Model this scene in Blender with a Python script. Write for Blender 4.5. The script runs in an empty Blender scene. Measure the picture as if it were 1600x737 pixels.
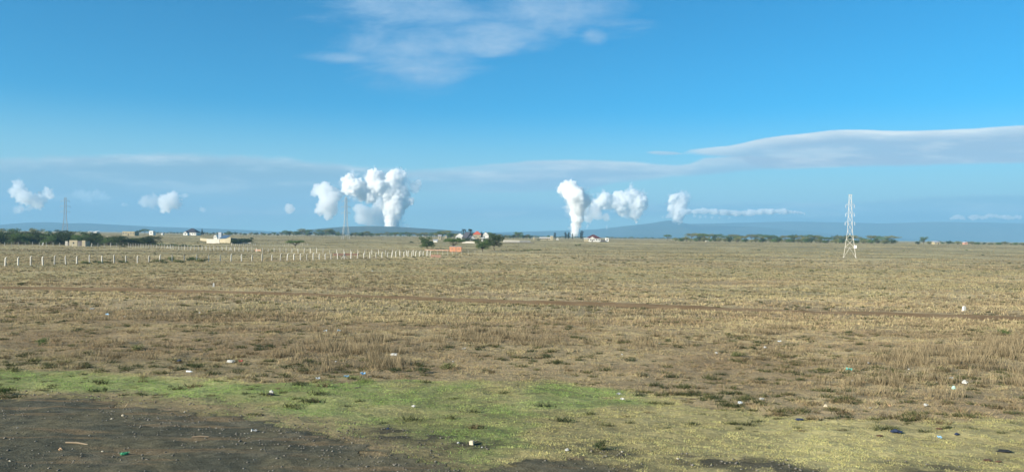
import bpy, bmesh, math, random
import numpy as np
from mathutils import Vector, Matrix, noise as mnoise

R = math.radians
C = bpy.context.scene
COL = C.collection
F = 1232.0            # focal length in photo pixels (1600 wide)
ROLL = 0.0115
CAMZ = 8.0
rs = np.random.RandomState(7)
random.seed(7)

# ------------------------------------------------------------------ camera
cam_d = bpy.data.cameras.new('camera')
cam_d.lens = 36.0 * F / 1600.0
cam_d.sensor_width = 36.0
cam_d.clip_start = 0.1
cam_d.clip_end = 60000.0
cam = bpy.data.objects.new('camera', cam_d)
COL.objects.link(cam)
cam.matrix_world = Matrix.Translation((0, 0, CAMZ)) @ Matrix.Rotation(R(90), 4, 'X') @ Matrix.Rotation(ROLL, 4, 'Z')
C.camera = cam

# ------------------------------------------------------------------ light
SUN_EL = R(22.0)
SUN_DIR2 = Vector((-1.0, -0.62)).normalized()          # towards the sun, on the ground: left and a little behind
sun_vec = Vector((SUN_DIR2.x * math.cos(SUN_EL), SUN_DIR2.y * math.cos(SUN_EL), math.sin(SUN_EL)))
sd = bpy.data.lights.new('sun', 'SUN')
sd.energy = 5.0
sd.angle = R(0.5)
sd.color = (1.0, 0.93, 0.80)
so = bpy.data.objects.new('sun', sd)
COL.objects.link(so)
so.rotation_euler = (-sun_vec).to_track_quat('-Z', 'Y').to_euler()

C.view_settings.view_transform = 'Standard'
C.view_settings.look = 'None'
C.view_settings.gamma = 1.0
C.view_settings.use_curve_mapping = False
C.view_settings.exposure = 1.2
C.render.engine = 'CYCLES'
C.cycles.use_denoising = True
C.cycles.max_bounces = 28
C.cycles.diffuse_bounces = 3
C.cycles.glossy_bounces = 2
C.cycles.transmission_bounces = 4
C.cycles.transparent_max_bounces = 8
C.cycles.volume_bounces = 24
C.cycles.sample_clamp_indirect = 8.0

def wray(px, py):
    """photo pixel -> (x/y, z/y) of the direction through it"""
    vx = (px - 800.0) / F; vy = -(py - 368.5) / F
    c, s = math.cos(ROLL), math.sin(ROLL)
    return vx * c - vy * s, vx * s + vy * c

# ------------------------------------------------------------------ world: Nishita sky + high stratus
world = bpy.data.worlds.new('World'); C.world = world
world.use_nodes = True
nt = world.node_tree
for n in list(nt.nodes): nt.nodes.remove(n)

class NB:
    """tiny helper for node maths"""
    def __init__(self, nt): self.nt = nt
    def n(self, t, **kw):
        o = self.nt.nodes.new(t)
        for k, v in kw.items(): setattr(o, k, v)
        return o
    def put(self, sock, v):
        if isinstance(v, (int, float)): sock.default_value = v
        elif isinstance(v, (tuple, list)): sock.default_value = v
        else: self.nt.links.new(v, sock)
    def m(self, op, a, b=None, c=None, clamp=False):
        o = self.n('ShaderNodeMath', operation=op, use_clamp=clamp)
        self.put(o.inputs[0], a)
        if b is not None: self.put(o.inputs[1], b)
        if c is not None: self.put(o.inputs[2], c)
        return o.outputs[0]
    def ss(self, v, lo, hi, t0=0.0, t1=1.0):
        o = self.n('ShaderNodeMapRange', interpolation_type='SMOOTHSTEP')
        self.put(o.inputs[0], v); self.put(o.inputs[1], lo); self.put(o.inputs[2], hi)
        self.put(o.inputs[3], t0); self.put(o.inputs[4], t1)
        return o.outputs[0]
    def lin(self, v, lo, hi, t0=0.0, t1=1.0):
        o = self.n('ShaderNodeMapRange')
        self.put(o.inputs[0], v); self.put(o.inputs[1], lo); self.put(o.inputs[2], hi)
        self.put(o.inputs[3], t0); self.put(o.inputs[4], t1)
        return o.outputs[0]
    def noise(self, vec, scale=1.0, detail=5.0, rough=0.55, dist=0.0):
        o = self.n('ShaderNodeTexNoise')
        self.put(o.inputs['Vector'], vec); o.inputs['Scale'].default_value = scale
        o.inputs['Detail'].default_value = detail; o.inputs['Roughness'].default_value = rough
        o.inputs['Distortion'].default_value = dist
        return o.outputs[0]
    def xyz(self, x, y, z):
        o = self.n('ShaderNodeCombineXYZ')
        self.put(o.inputs[0], x); self.put(o.inputs[1], y); self.put(o.inputs[2], z)
        return o.outputs[0]
    def mix(self, f, a, b, mode='MIX'):
        o = self.n('ShaderNodeMix', data_type='RGBA', blend_type=mode)
        self.put(o.inputs[0], f)
        self.put(o.inputs[6], a if not isinstance(a, (tuple, list)) else (*a[:3], 1))
        self.put(o.inputs[7], b if not isinstance(b, (tuple, list)) else (*b[:3], 1))
        return o.outputs[2]
    def curve(self, v, pts, lo, hi):
        """piecewise curve of pts (x,y): x mapped from lo..hi, y given in its own units"""
        ys = [p[1] for p in pts]; y0, y1 = min(ys), max(ys) + 1e-6
        o = self.n('ShaderNodeFloatCurve')
        self.put(o.inputs['Value'], self.lin(v, lo, hi))
        cv = o.mapping.curves[0]
        q = [((p[0] - lo) / (hi - lo), (p[1] - y0) / (y1 - y0)) for p in pts]
        cv.points[0].location = q[0]; cv.points[1].location = q[-1]
        for a in q[1:-1]: cv.points.new(*a)
        o.mapping.update()
        return self.lin(o.outputs[0], 0.0, 1.0, y0, y1)

W = NB(nt)
sky = W.n('ShaderNodeTexSky', sky_type='NISHITA')
sky.sun_disc = False
sky.sun_elevation = SUN_EL
sky.sun_rotation = math.atan2(SUN_DIR2.x, SUN_DIR2.y)
sky.altitude = 1900.0
sky.air_density = 1.0; sky.dust_density = 0.05; sky.ozone_density = 2.5
tc = W.n('ShaderNodeTexCoord')
sx = W.n('ShaderNodeSeparateXYZ'); nt.links.new(tc.outputs['Generated'], sx.inputs[0])
X, Y, Z = sx.outputs
front = W.ss(Y, 0.05, 0.3)
Ys = W.m('MAXIMUM', Y, 0.05)
U = W.m('DIVIDE', X, Ys)
V = W.m('DIVIDE', Z, Ys)

tint = W.mix(1.0, sky.outputs[0], (0.03, 0.98, 1.30), 'MULTIPLY')
# paler towards the horizon
gl = W.ss(Z, 0.03, 0.165, 0.92, 0.0)
tint = W.mix(gl, tint, (4.2, 6.7, 6.7))

def edge(pts, side=0):
    return [wray(*p) for p in pts]
def clamp_pts(pts, lo, hi):
    out = [p for p in pts if lo <= p[0] <= hi]
    return [(lo, out[0][1])] + [p for p in out if p[0] > lo + 1e-4 and p[0] < hi - 1e-4] + [(hi, out[-1][1])]
ULO, UHI = -1.2, 1.2
GREY = (3.7, 4.9, 6.3)
LIT = (9.0, 9.2, 8.8)

stre = W.noise(W.xyz(W.m('MULTIPLY', U, 3.0), W.m('MULTIPLY', V, 34.0), 0.0), 1.0, 6.0, 0.6)
strf = W.noise(W.xyz(W.m('MULTIPLY', U, 9.0), W.m('MULTIPLY', V, 60.0), 3.0), 1.0, 6.0, 0.6)
fine = W.noise(W.xyz(W.m('MULTIPLY', U, 26.0), W.m('MULTIPLY', V, 60.0), 7.0), 1.0, 6.0, 0.62)
def bank(top, bot, te, be, jit, op, lit_w, lit_amt, left=None, right=None, color=GREY):
    """stratus bank between two edge lines; te/be edge softness"""
    global tint
    T = W.curve(U, clamp_pts(edge(top), ULO, UHI), ULO, UHI)
    B = W.curve(U, clamp_pts(edge(bot), ULO, UHI), ULO, UHI)
    j = W.m('MULTIPLY', W.m('SUBTRACT', fine, 0.5), jit)
    j = W.m('ADD', j, W.m('MULTIPLY', W.m('SUBTRACT', stre, 0.5), jit))
    below = W.m('ADD', W.m('SUBTRACT', T, V), j)
    above = W.m('ADD', W.m('SUBTRACT', V, B), j)
    mk = W.m('MULTIPLY', W.ss(below, 0.0, te), W.ss(above, 0.0, be))
    if left is not None:
        mk = W.m('MULTIPLY', mk, W.ss(W.m('ADD', U, W.m('MULTIPLY', j, 3.0)), wray(left[0], 300)[0], wray(left[1], 300)[0]))
    if right is not None:
        mk = W.m('MULTIPLY', mk, W.ss(U, wray(right[0], 300)[0], wray(right[1], 300)[0], 1.0, 0.0))
    mk = W.m('MULTIPLY', mk, W.m('MULTIPLY', front, W.lin(stre, 0.3, 0.6, op * 0.8, op)), clamp=True)
    lit = W.m('MULTIPLY', W.ss(below, 0.0, lit_w, lit_amt, 0.0), W.lin(strf, 0.3, 0.65, 0.6, 1.2), clamp=True)
    lit = W.m('ADD', lit, W.ss(strf, 0.46, 0.70, 0.0, 0.42), clamp=True)
    col = W.mix(lit, color, LIT)
    tint = W.mix(mk, tint, col)

# long low bank on the left that thins towards the middle
bank([(-400, 250), (0, 243), (120, 241), (210, 237), (320, 237), (430, 242), (520, 250), (640, 260), (800, 262), (900, 262), (1700, 300)],
     [(-400, 372), (0, 368), (300, 366), (520, 356), (600, 310), (700, 306), (860, 304), (1000, 290), (1060, 285), (1700, 310)],
     0.010, 0.030, 0.012, 0.78, 0.022, 0.55, right=(760, 1050), color=(2.6, 3.8, 4.9))
# lower tongue of the right bank
bank([(-400, 300), (600, 266), (660, 262), (800, 252), (880, 248), (980, 250), (1050, 255), (1100, 245), (1180, 242), (1300, 246), (1700, 246)],
     [(-400, 330), (650, 304), (880, 302), (960, 290), (1060, 279), (1120, 275), (1200, 268), (1300, 264), (1400, 261), (1600, 257), (2000, 250)],
     0.004, 0.006, 0.005, 0.90, 0.020, 0.6, left=(520, 900), color=(3.5, 4.9, 6.4))
# the big right bank with its lit rim
bank([(-400, 262), (1060, 239), (1075, 233), (1140, 226), (1200, 214), (1280, 205), (1330, 201), (1400, 203), (1500, 200), (1600, 195), (2000, 190)],
     [(-400, 300), (1065, 243), (1110, 247), (1160, 252), (1200, 266), (1300, 263), (1400, 261), (1600, 257), (2000, 250)],
     0.0025, 0.006, 0.003, 0.95, 0.017, 1.0, left=(1050, 1100))
bank([(-400, 240), (1010, 236), (1020, 235), (1060, 237), (1075, 240), (1700, 241)],
     [(-400, 241), (1010, 240), (1030, 243), (1070, 242), (1700, 243)],
     0.002, 0.002, 0.002, 0.75, 0.01, 0.4, left=(1005, 1020), right=(1060, 1085))
# faint bands low on the right and behind the plumes
bank([(-400, 320), (620, 320), (800, 318), (1000, 316), (1160, 312), (1340, 310), (1480, 302), (1600, 300), (2000, 300)],
     [(-400, 352), (620, 350), (1000, 345), (1200, 344), (1400, 346), (1600, 350), (2000, 350)],
     0.007, 0.010, 0.008, 0.75, 0.008, 0.35, left=(560, 760), color=(2.2, 4.2, 5.4))
bank([(-400, 332), (1000, 330), (1200, 330), (1340, 330), (1440, 326), (1500, 330), (1600, 332), (2000, 330)],
     [(-400, 372), (1000, 372), (1200, 374), (1600, 378), (2000, 380)],
     0.010, 0.010, 0.008, 0.85, 0.004, 0.0, left=(1000, 1250), color=(1.1, 2.8, 4.2))
# wisps near the top middle
def blob(cx, cy, rx, ry):
    u, v = wray(cx, cy)
    a = W.m('DIVIDE', W.m('SUBTRACT', U, u), rx / F); b = W.m('DIVIDE', W.m('SUBTRACT', V, v), ry / F)
    d = W.m('SQRT', W.m('ADD', W.m('MULTIPLY', a, a), W.m('MULTIPLY', b, b)))
    return W.m('SUBTRACT', 1.0, d)
fields = [blob(*q) for q in ((635, 78, 125, 58), (640, 15, 170, 42), (860, 20, 150, 55), (780, 55, 120, 34), (660, 112, 80, 22), (540, 90, 75, 12), (925, 55, 30, 22), (770, 78, 60, 16))]
fld = fields[0]
for q in fields[1:]: fld = W.m('MAXIMUM', fld, q)
fld = W.m('MAXIMUM', fld, -1.0)
wn = W.noise(W.xyz(W.m('ADD', W.m('MULTIPLY', U, 8.0), W.m('MULTIPLY', V, -5.0)), W.m('MULTIPLY', V, 24.0), 11.0), 1.0, 8.0, 0.62, 0.4)
wm = W.ss(W.m('ADD', W.m('MULTIPLY', fld, 0.85), W.m('MULTIPLY', W.m('SUBTRACT', wn, 0.5), 1.8)), -0.12, 0.78)
wm = W.m('MULTIPLY', W.m('MULTIPLY', wm, W.lin(fine, 0.32, 0.68, 0.50, 0.98)), front)
tint = W.mix(wm, tint, (2.9, 4.7, 6.8))

bg = W.n('ShaderNodeBackground'); bg.inputs['Strength'].default_value = 0.050
nt.links.new(tint, bg.inputs['Color'])
wo = W.n('ShaderNodeOutputWorld'); nt.links.new(bg.outputs[0], wo.inputs['Surface'])

# ================================================================== helpers
def tag(o, label=None, cat=None, group=None, kind=None):
    if label: o['label'] = label
    if cat: o['category'] = cat
    if group: o['group'] = group
    if kind: o['kind'] = kind
    return o
def mesh_obj(name, verts, faces, mat=None, parent=None, smooth=False, loc=None):
    me = bpy.data.meshes.new(name)
    me.from_pydata([tuple(v) for v in verts], [], faces)
    if smooth: me.polygons.foreach_set('use_smooth', [True] * len(me.polygons))
    me.update()
    return link(name, me, mat, parent, loc)
def link(name, me, mat=None, parent=None, loc=None):
    o = bpy.data.objects.new(name, me); COL.objects.link(o)
    if mat is not None and len(me.materials) == 0: me.materials.append(mat)
    if parent is not None: o.parent = parent
    if loc is not None: o.location = loc
    return o
def np_mesh(name, V_, F_, mat=None, col=None, smooth=False, parent=None, loc=None):
    """V_ (n,3), F_ (m,k) all with k corners"""
    me = bpy.data.meshes.new(name)
    n, (m, k) = len(V_), F_.shape
    me.vertices.add(n); me.vertices.foreach_set('co', V_.astype(np.float32).ravel())
    me.loops.add(m * k); me.loops.foreach_set('vertex_index', F_.astype(np.int32).ravel())
    me.polygons.add(m); me.polygons.foreach_set('loop_start', np.arange(0, m * k, k, dtype=np.int32))
    me.update(calc_edges=True)
    if smooth: me.polygons.foreach_set('use_smooth', np.ones(m, dtype=bool))
    if col is not None:
        a = me.color_attributes.new('col', 'FLOAT_COLOR', 'POINT')
        c4 = np.ones((n, 4), np.float32); c4[:, :3] = col
        a.data.foreach_set('color', c4.ravel())
    return link(name, me, mat, parent, loc)
def empty(name, loc, rz=0.0):
    o = bpy.data.objects.new(name, None); COL.objects.link(o)
    o.empty_display_size = 0.3
    o.location = loc; o.rotation_euler = (0, 0, rz)
    return o
def copy_tree(o, parent=None):
    c = o.copy(); COL.objects.link(c); c.parent = parent
    for ch in o.children: copy_tree(ch, c)
    return c

class MB:
    def __init__(self): self.v = []; self.f = []
    def box(self, c, s, rz=0.0, taper=1.0):
        i = len(self.v); hx, hy, hz = s[0] / 2, s[1] / 2, s[2] / 2
        cr, sr = math.cos(rz), math.sin(rz)
        for z, t in ((-hz, 1.0), (hz, taper)):
            for x, y in ((-hx, -hy), (hx, -hy), (hx, hy), (-hx, hy)):
                x2, y2 = x * t, y * t
                self.v.append((c[0] + x2 * cr - y2 * sr, c[1] + x2 * sr + y2 * cr, c[2] + z))
        self.f += [(i, i+3, i+2, i+1), (i+4, i+5, i+6, i+7), (i, i+1, i+5, i+4), (i+1, i+2, i+6, i+5), (i+2, i+3, i+7, i+6), (i+3, i, i+4, i+7)]
        return self
    def bar(self, a, b, r0, r1=None, n=4):
        r1 = r0 if r1 is None else r1
        a = Vector(a); b = Vector(b); d = (b - a).normalized()
        up = Vector((0, 0, 1)) if abs(d.z) < 0.95 else Vector((1, 0, 0))
        s = d.cross(up).normalized(); t = s.cross(d)
        i = len(self.v)
        for p, r in ((a, r0), (b, r1)):
            for k in range(n):
                an = 2 * math.pi * (k + 0.5) / n
                self.v.append(tuple(p + s * math.cos(an) * r + t * math.sin(an) * r))
        for k in range(n):
            k2 = (k + 1) % n
            self.f.append((i + k, i + k2, i + n + k2, i + n + k))
        self.f.append(tuple(i + k for k in reversed(range(n)))); self.f.append(tuple(i + n + k for k in range(n)))
        return self
    def prism(self, pts, h0, h1):
        """pts: list of (x,y) ccw; bottom z h0, top h1"""
        i = len(self.v); n = len(pts)
        self.v += [(x, y, h0) for x, y in pts] + [(x, y, h1) for x, y in pts]
        self.f += [tuple(i + k for k in reversed(range(n))), tuple(i + n + k for k in range(n))]
        for k in range(n):
            k2 = (k + 1) % n
            self.f.append((i + k, i + k2, i + n + k2, i + n + k))
        return self
    def poly(self, verts, faces):
        i = len(self.v); self.v += [tuple(v) for v in verts]; self.f += [tuple(i + k for k in f) for f in faces]; return self
    def build(self, name, mat, parent=None, smooth=False, loc=None):
        return mesh_obj(name, self.v, self.f, mat, parent, smooth, loc)

# ------------------------------------------------------------------ numpy noise
def _h(ix, iy, seed):
    n = (ix.astype(np.int64) * 374761393 + iy.astype(np.int64) * 668265263 + seed * 974634777) & 0x7fffffff
    n = ((n ^ (n >> 13)) * 1274126177) & 0x7fffffff
    n = n ^ (n >> 16)
    return (n & 0xffff) / 65535.0
def vnoise(x, y, seed=0):
    ix = np.floor(x); iy = np.floor(y); fx = x - ix; fy = y - iy
    fx = fx * fx * (3 - 2 * fx); fy = fy * fy * (3 - 2 * fy)
    a = _h(ix, iy, seed); b = _h(ix + 1, iy, seed); c = _h(ix, iy + 1, seed); d = _h(ix + 1, iy + 1, seed)
    return (a + (b - a) * fx) * (1 - fy) + (c + (d - c) * fx) * fy
def fbm(x, y, oct=4, seed=0):
    s = 0.0; a = 0.5; t = 0.0
    for k in range(oct):
        s = s + a * vnoise(x, y, seed + k * 17); t += a
        x = x * 2.03 + 5.1; y = y * 2.03 + 1.7; a *= 0.5
    return s / t
def sst(v, a, b):
    t = np.clip((v - a) / (b - a), 0, 1); return t * t * (3 - 2 * t)

# ------------------------------------------------------------------ terrain
def height(x, y):
    x = np.asarray(x, float); y = np.asarray(y, float)
    yy = np.maximum(y, 0.0)
    dd = 2.9 + 5.1 * (1 - np.exp(-yy / 60.0)) - 4.0 * sst(yy, 350, 900)
    h = CAMZ - dd
    near = 0.09 * (fbm(x / 2.6, y / 2.6, 4, 3) - 0.5) * (1 - sst(yy, 60, 140))
    mid = 0.55 * (fbm(x / 26.0, y / 18.0, 3, 9) - 0.5) * sst(yy, 14, 60)
    far = 0.9 * (fbm(x / 160.0, y / 120.0, 3, 21) - 0.5) * sst(yy, 300, 800)
    fade = 1 - sst(yy, 3000, 6000)
    bumps = 0.075 * (fbm(x / 0.55, y / 0.42, 3, 133) - 0.5) * (1 - sst(yy, 40, 70)) + 0.16 * (fbm(x / 1.5, y / 1.2, 3, 134) - 0.5) * sst(yy, 26, 34) * (1 - sst(yy, 90, 160))
    return h + near + mid + far * fade + bumps
def at(px, py):
    """ground point seen at a photo pixel"""
    u, w = wray(px, py)
    lo, hi = 6.0, 9000.0
    ys = np.geomspace(lo, hi, 4000)
    zr = CAMZ + w * ys
    below = zr <= height(u * ys, ys)
    if not below.any():
        i = len(ys) - 1
    else:
        i = int(np.argmax(below))
    y = float(ys[i]); return Vector((u * y, y, float(height(u * y, y))))
def at_y(px, y):
    """ground point on the photo column px (taken near the horizon) at distance y"""
    u, w = wray(px, 372)
    return Vector((u * y, y, float(height(u * y, y))))
def proj(x, y, z):
    u = x / y; w = (z - CAMZ) / y
    c, s = math.cos(ROLL), math.sin(ROLL)
    return 800 + F * (u * c + w * s), 368.5 - F * (-u * s + w * c)

def sdist(px, py, poly, sy=1.0):
    """signed distance (inside positive) of points to a polygon"""
    px = np.asarray(px, float); py = np.asarray(py, float) * sy
    P = np.array(poly, float); P[:, 1] *= sy
    d = np.full(px.shape, 1e9); ins = np.zeros(px.shape, bool)
    for k in range(len(P)):
        ax, ay = P[k]; bx, by = P[(k + 1) % len(P)]
        ex, ey = bx - ax, by - ay
        t = np.clip(((px - ax) * ex + (py - ay) * ey) / (ex * ex + ey * ey + 1e-9), 0, 1)
        d = np.minimum(d, (px - ax - t * ex) ** 2 + (py - ay - t * ey) ** 2)
        c = ((ay > py) != (by > py)) & (px < (bx - ax) * (py - ay) / (by - ay + 1e-12) + ax)
        ins ^= c
    d = np.sqrt(d)
    return np.where(ins, d, -d)
# patches of the field, outlined once and then fixed on the ground
def to_ground(poly): return [tuple(at(*p)[:2]) for p in poly]
GREEN = to_ground([(-400, 572), (-60, 577), (60, 577), (180, 590), (300, 600), (420, 600), (560, 590), (700, 595), (820, 598), (960, 610), (1000, 628), (930, 645), (850, 665), (830, 700), (760, 737), (700, 760), (640, 730), (560, 695), (450, 672), (330, 650), (180, 620), (0, 615), (-100, 612), (-400, 606)])
LAWN = to_ground([(-400, 575), (200, 583), (420, 596), (700, 592), (900, 600), (1050, 625), (1200, 645), (1400, 655), (2100, 660), (2100, 900), (600, 900), (560, 695), (330, 645), (-400, 612)])
GRAVEL = to_ground([(-700, 612), (-60, 618), (0, 622), (80, 622), (180, 628), (300, 644), (400, 658), (470, 668), (530, 682), (600, 694), (655, 708), (690, 740), (720, 800), (760, 900), (-700, 900)])
GRAVEL2 = to_ground([(760, 745), (790, 722), (850, 712), (900, 716), (945, 730), (1000, 745), (1060, 780), (700, 800)])
SOIL = [to_ground(p) for p in (
    [(565, 682), (600, 672), (660, 672), (705, 678), (690, 690), (620, 692), (575, 692)],
    [(690, 690), (760, 688), (800, 692), (780, 700), (720, 700)],
    [(840, 694), (880, 686), (950, 690), (1000, 702), (960, 712), (880, 704)],
    [(1050, 722), (1080, 712), (1120, 714), (1130, 724), (1080, 730)],
    [(1150, 722), (1210, 716), (1260, 724), (1340, 740), (1300, 760), (1180, 745)],
    [(1370, 735), (1420, 724), (1500, 736), (1500, 760), (1400, 760)],
    [(940, 735), (1000, 728), (1040, 738), (1030, 760), (940, 760)])]
TALL = [(to_ground(p), a) for p, a in (
    ([(430, 552), (440, 535), (480, 525), (560, 520), (620, 520), (660, 530), (665, 560), (600, 575), (500, 578), (440, 572)], 1.0),
    ([(640, 540), (660, 522), (720, 520), (800, 515), (860, 518), (870, 535), (800, 545), (700, 548)], 0.8),
    ([(880, 540), (960, 525), (1060, 515), (1150, 520), (1150, 545), (1000, 550)], 0.35),
    ([(1150, 515), (1200, 508), (1245, 512), (1245, 526), (1170, 526)], 0.9),
    ([(1360, 560), (1420, 545), (1520, 535), (1700, 530), (1700, 610), (1560, 605), (1440, 598), (1370, 585)], 0.9),
    ([(1270, 600), (1340, 590), (1420, 595), (1440, 625), (1330, 635), (1270, 622)], 0.6),
    ([(740, 498), (820, 488), (900, 492), (900, 500), (780, 503)], 0.5),
    ([(1340, 470), (1440, 462), (1600, 460), (1700, 470), (1650, 484), (1450, 482)], 0.4),
    ([(80, 452), (300, 425), (520, 432), (760, 430), (960, 440), (960, 452), (600, 455), (300, 446)], 0.45),
    ([(0, 445), (60, 430), (160, 436), (150, 446)], 0.5))]

def track_line(pts): return np.array([at(*p)[:2] for p in pts])
TR1 = track_line([(-260, 445), (0, 449), (160, 452), (330, 456), (450, 459), (600, 464), (800, 471), (950, 476), (1100, 482), (1350, 490), (1600, 498), (1900, 508)])
TR2 = track_line([(560, 455), (700, 458), (925, 467), (1060, 473), (1200, 478), (1400, 485), (1600, 493), (1900, 502)])
def line_d(x, y, L):
    d = np.full(np.shape(x), 1e9)
    for (ax, ay), (bx, by) in zip(L[:-1], L[1:]):
        ex, ey = bx - ax, by - ay
        t = np.clip(((x - ax) * ex + (y - ay) * ey) / (ex * ex + ey * ey), 0, 1)
        d = np.minimum(d, np.hypot(x - ax - t * ex, y - ay - t * ey))
    return d

STRAW = np.array((0.46, 0.370, 0.20)); BROWN = np.array((0.32, 0.232, 0.13)); OLIVE = np.array((0.335, 0.300, 0.150))
GREENC = np.array((0.195, 0.295, 0.078)); YELLOW = np.array((0.47, 0.435, 0.175)); SOILC = np.array((0.055, 0.050, 0.036)); EARTH = np.array((0.24, 0.175, 0.10))

def zones(x, y):
    near = y < 75
    j = (fbm(x / 1.3, y / 1.3, 4, 31) - 0.5) * 2.2
    z = {}
    m = lambda P, s: np.where(near, sst(sdist(x, y, P) + j * s, -0.5, 0.5), 0)
    z['green'] = m(GREEN, 1.3); z['lawn'] = m(LAWN, 1.6)
    z['gravel'] = np.maximum(m(GRAVEL, 0.9), m(GRAVEL2, 0.6))
    s = np.zeros(np.shape(x))
    for P in SOIL: s = np.maximum(s, m(P, 0.7))
    # damp brown rim of the gravel
    z['rim'] = np.where(near, sst(sdist(x, y, GRAVEL) + j * 0.9 + 0.5 * sst(-x, 2, 9), -1.5, -0.1), 0) * (1 - z['gravel'])
    z['soil'] = s * (0.25 + 0.75 * sst(fbm(x / .45, y / .4, 3, 201), .38, .50))
    t = np.zeros(np.shape(x))
    for P, a in TALL:
        t = np.maximum(t, a * sst(sdist(x, y, P) + j * 1.2 * (1 + y / 60), -1.0, 1.4))
    z['tall'] = t
    d1 = line_d(x, y, TR1); d2 = line_d(x, y, TR2)
    z['track'] = sst(-d1 + j * 0.35, -3.4, -2.5)
    z['track2'] = sst(-d2 + j * 0.5, -1.2, -0.2) * 0.6
    return z
def field_color(x, y, z, k=0):
    """own colour of the vegetation / soil at a place"""
    a = fbm(x / 9, y / 7, 4, 41)[:, None]; b = fbm(x / 40, y / 25, 4, 51)[:, None]; c = fbm(x / 240, y / 110, 4, 61)[:, None]
    g = fbm(x / 3.0, y / 3.0, 4, 71)[:, None]
    col = STRAW * (1 - sst(a, 0.45, 0.7) * 0.55) + BROWN * sst(a, 0.45, 0.7) * 0.55
    col = col * (1 - sst(b, 0.48, 0.68) * 0.5) + OLIVE * sst(b, 0.48, 0.68) * 0.5
    bw = (sst(y, 22, 30) * (1 - sst(y, 55, 80)))[:, None] * sst(g * .6 + a * .4, 0.42, 0.62) * 0.5
    col = col * (1 - bw) + BROWN * 0.85 * bw
    col = col * (0.78 + 0.44 * c)
    # the far plain is greener and duller
    f = sst(y, 90, 500)[:, None]
    col = col * (1 - 0.5 * f) + OLIVE * 0.92 * 0.5 * f
    # left half a touch darker than the right
    r = sst(x / np.maximum(y, 8), -0.45, 0.6)[:, None]
    col = col * (0.95 + 0.05 * r) * (1 - 0.14 * sst(y, 60, 140)[:, None])
    gl = z['lawn'][:, None]; yc = YELLOW * (0.75 + 0.45 * g)
    col = col * (1 - gl * 0.85) + yc * gl * 0.85
    gg = z['green'][:, None] * sst(g + 0.25 * a, 0.28, 0.62)
    gc = GREENC * (0.8 + 0.5 * a)
    col = col * (1 - gg * 0.85) + gc * gg * 0.85
    fs = sst(y, 130, 320)[:, None]; st = fbm(x / 38, y / 12, 4, 303)[:, None]
    col = col * (1 + fs * (0.95 * (st - 0.5)))
    return col

def smooth_mesh_grid():
    ys = np.concatenate([np.geomspace(8.0, 60.0, 560)[:-1], np.geomspace(60.0, 14000.0, 460)])
    ys = np.concatenate([[-2500.0, -300.0, -60.0, -15.0, -4.0, 2.0, 5.0], ys])
    s = np.linspace(-1, 1, 470)
    outer = np.array([0.06, 0.16, 0.4, 1.0])
    cols = []
    for y in ys:
        ye = max(y, 8.0)
        inner = s * ye * 1.05
        e = ye * 1.05
        o = e + (15000.0 - e) * outer ** 1.5
        if e > 14500: o = e + np.array([20., 50., 90., 150.])
        cols.append(np.concatenate([-o[::-1], inner, o]))
    Xg = np.array(cols); Yg = np.repeat(ys[:, None], Xg.shape[1], 1)
    return Xg, Yg
Xg, Yg = smooth_mesh_grid()
x = Xg.ravel(); y = Yg.ravel()
zz = zones(x, y)
hz = height(x, y)
hz = hz - 0.04 * sst(zz['gravel'], 0.88, 1.0) - 0.03 * zz['track']
col = field_color(x, y, zz)
# the bare ground between the blades is darker and earthier than the grass
nearf = (1 - sst(y, 60, 160))[:, None]
col = (col * (1 - 0.45 * nearf) + EARTH * 0.45 * nearf) * (1 - 0.08 * (1 - sst(y, 40, 90))[:, None])
for k, cc, w in (('rim', EARTH * 0.95, 0.8), ('soil', SOILC, 0.9), ('gravel', np.array((0.12, 0.096, 0.054)), 1.0), ('track2', EARTH * 1.0, 0.8)):
    m_ = (zz[k] * w)[:, None]; col = col * (1 - m_) + cc * m_
nr, nc = Xg.shape
idx = np.arange(nr * nc).reshape(nr, nc)
Fg = np.stack([idx[:-1, :-1], idx[:-1, 1:], idx[1:, 1:], idx[1:, :-1]], -1).reshape(-1, 4)

def mat_new(name):
    m = bpy.data.materials.new(name); m.use_nodes = True
    t = m.node_tree
    for n in list(t.nodes): t.nodes.remove(n)
    return m, NB(t)
def finish(m, B, shader):
    o = B.n('ShaderNodeOutputMaterial'); m.node_tree.links.new(shader, o.inputs['Surface']); return m
def bsdf(B, color, rough=0.85, spec=0.2, normal=None, metal=0.0):
    b = B.n('ShaderNodeBsdfPrincipled')
    B.put(b.inputs['Base Color'], color if not isinstance(color, (tuple, list)) else (*color[:3], 1))
    B.put(b.inputs['Roughness'], rough); b.inputs['Specular IOR Level'].default_value = spec
    b.inputs['Metallic'].default_value = metal
    if normal is not None: B.nt.links.new(normal, b.inputs['Normal'])
    return b.outputs[0]
def bump(B, h, strength=0.5, dist=0.05):
    b = B.n('ShaderNodeBump'); b.inputs['Strength'].default_value = strength; b.inputs['Distance'].default_value = dist
    B.nt.links.new(h, b.inputs['Height']); return b.outputs[0]
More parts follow.
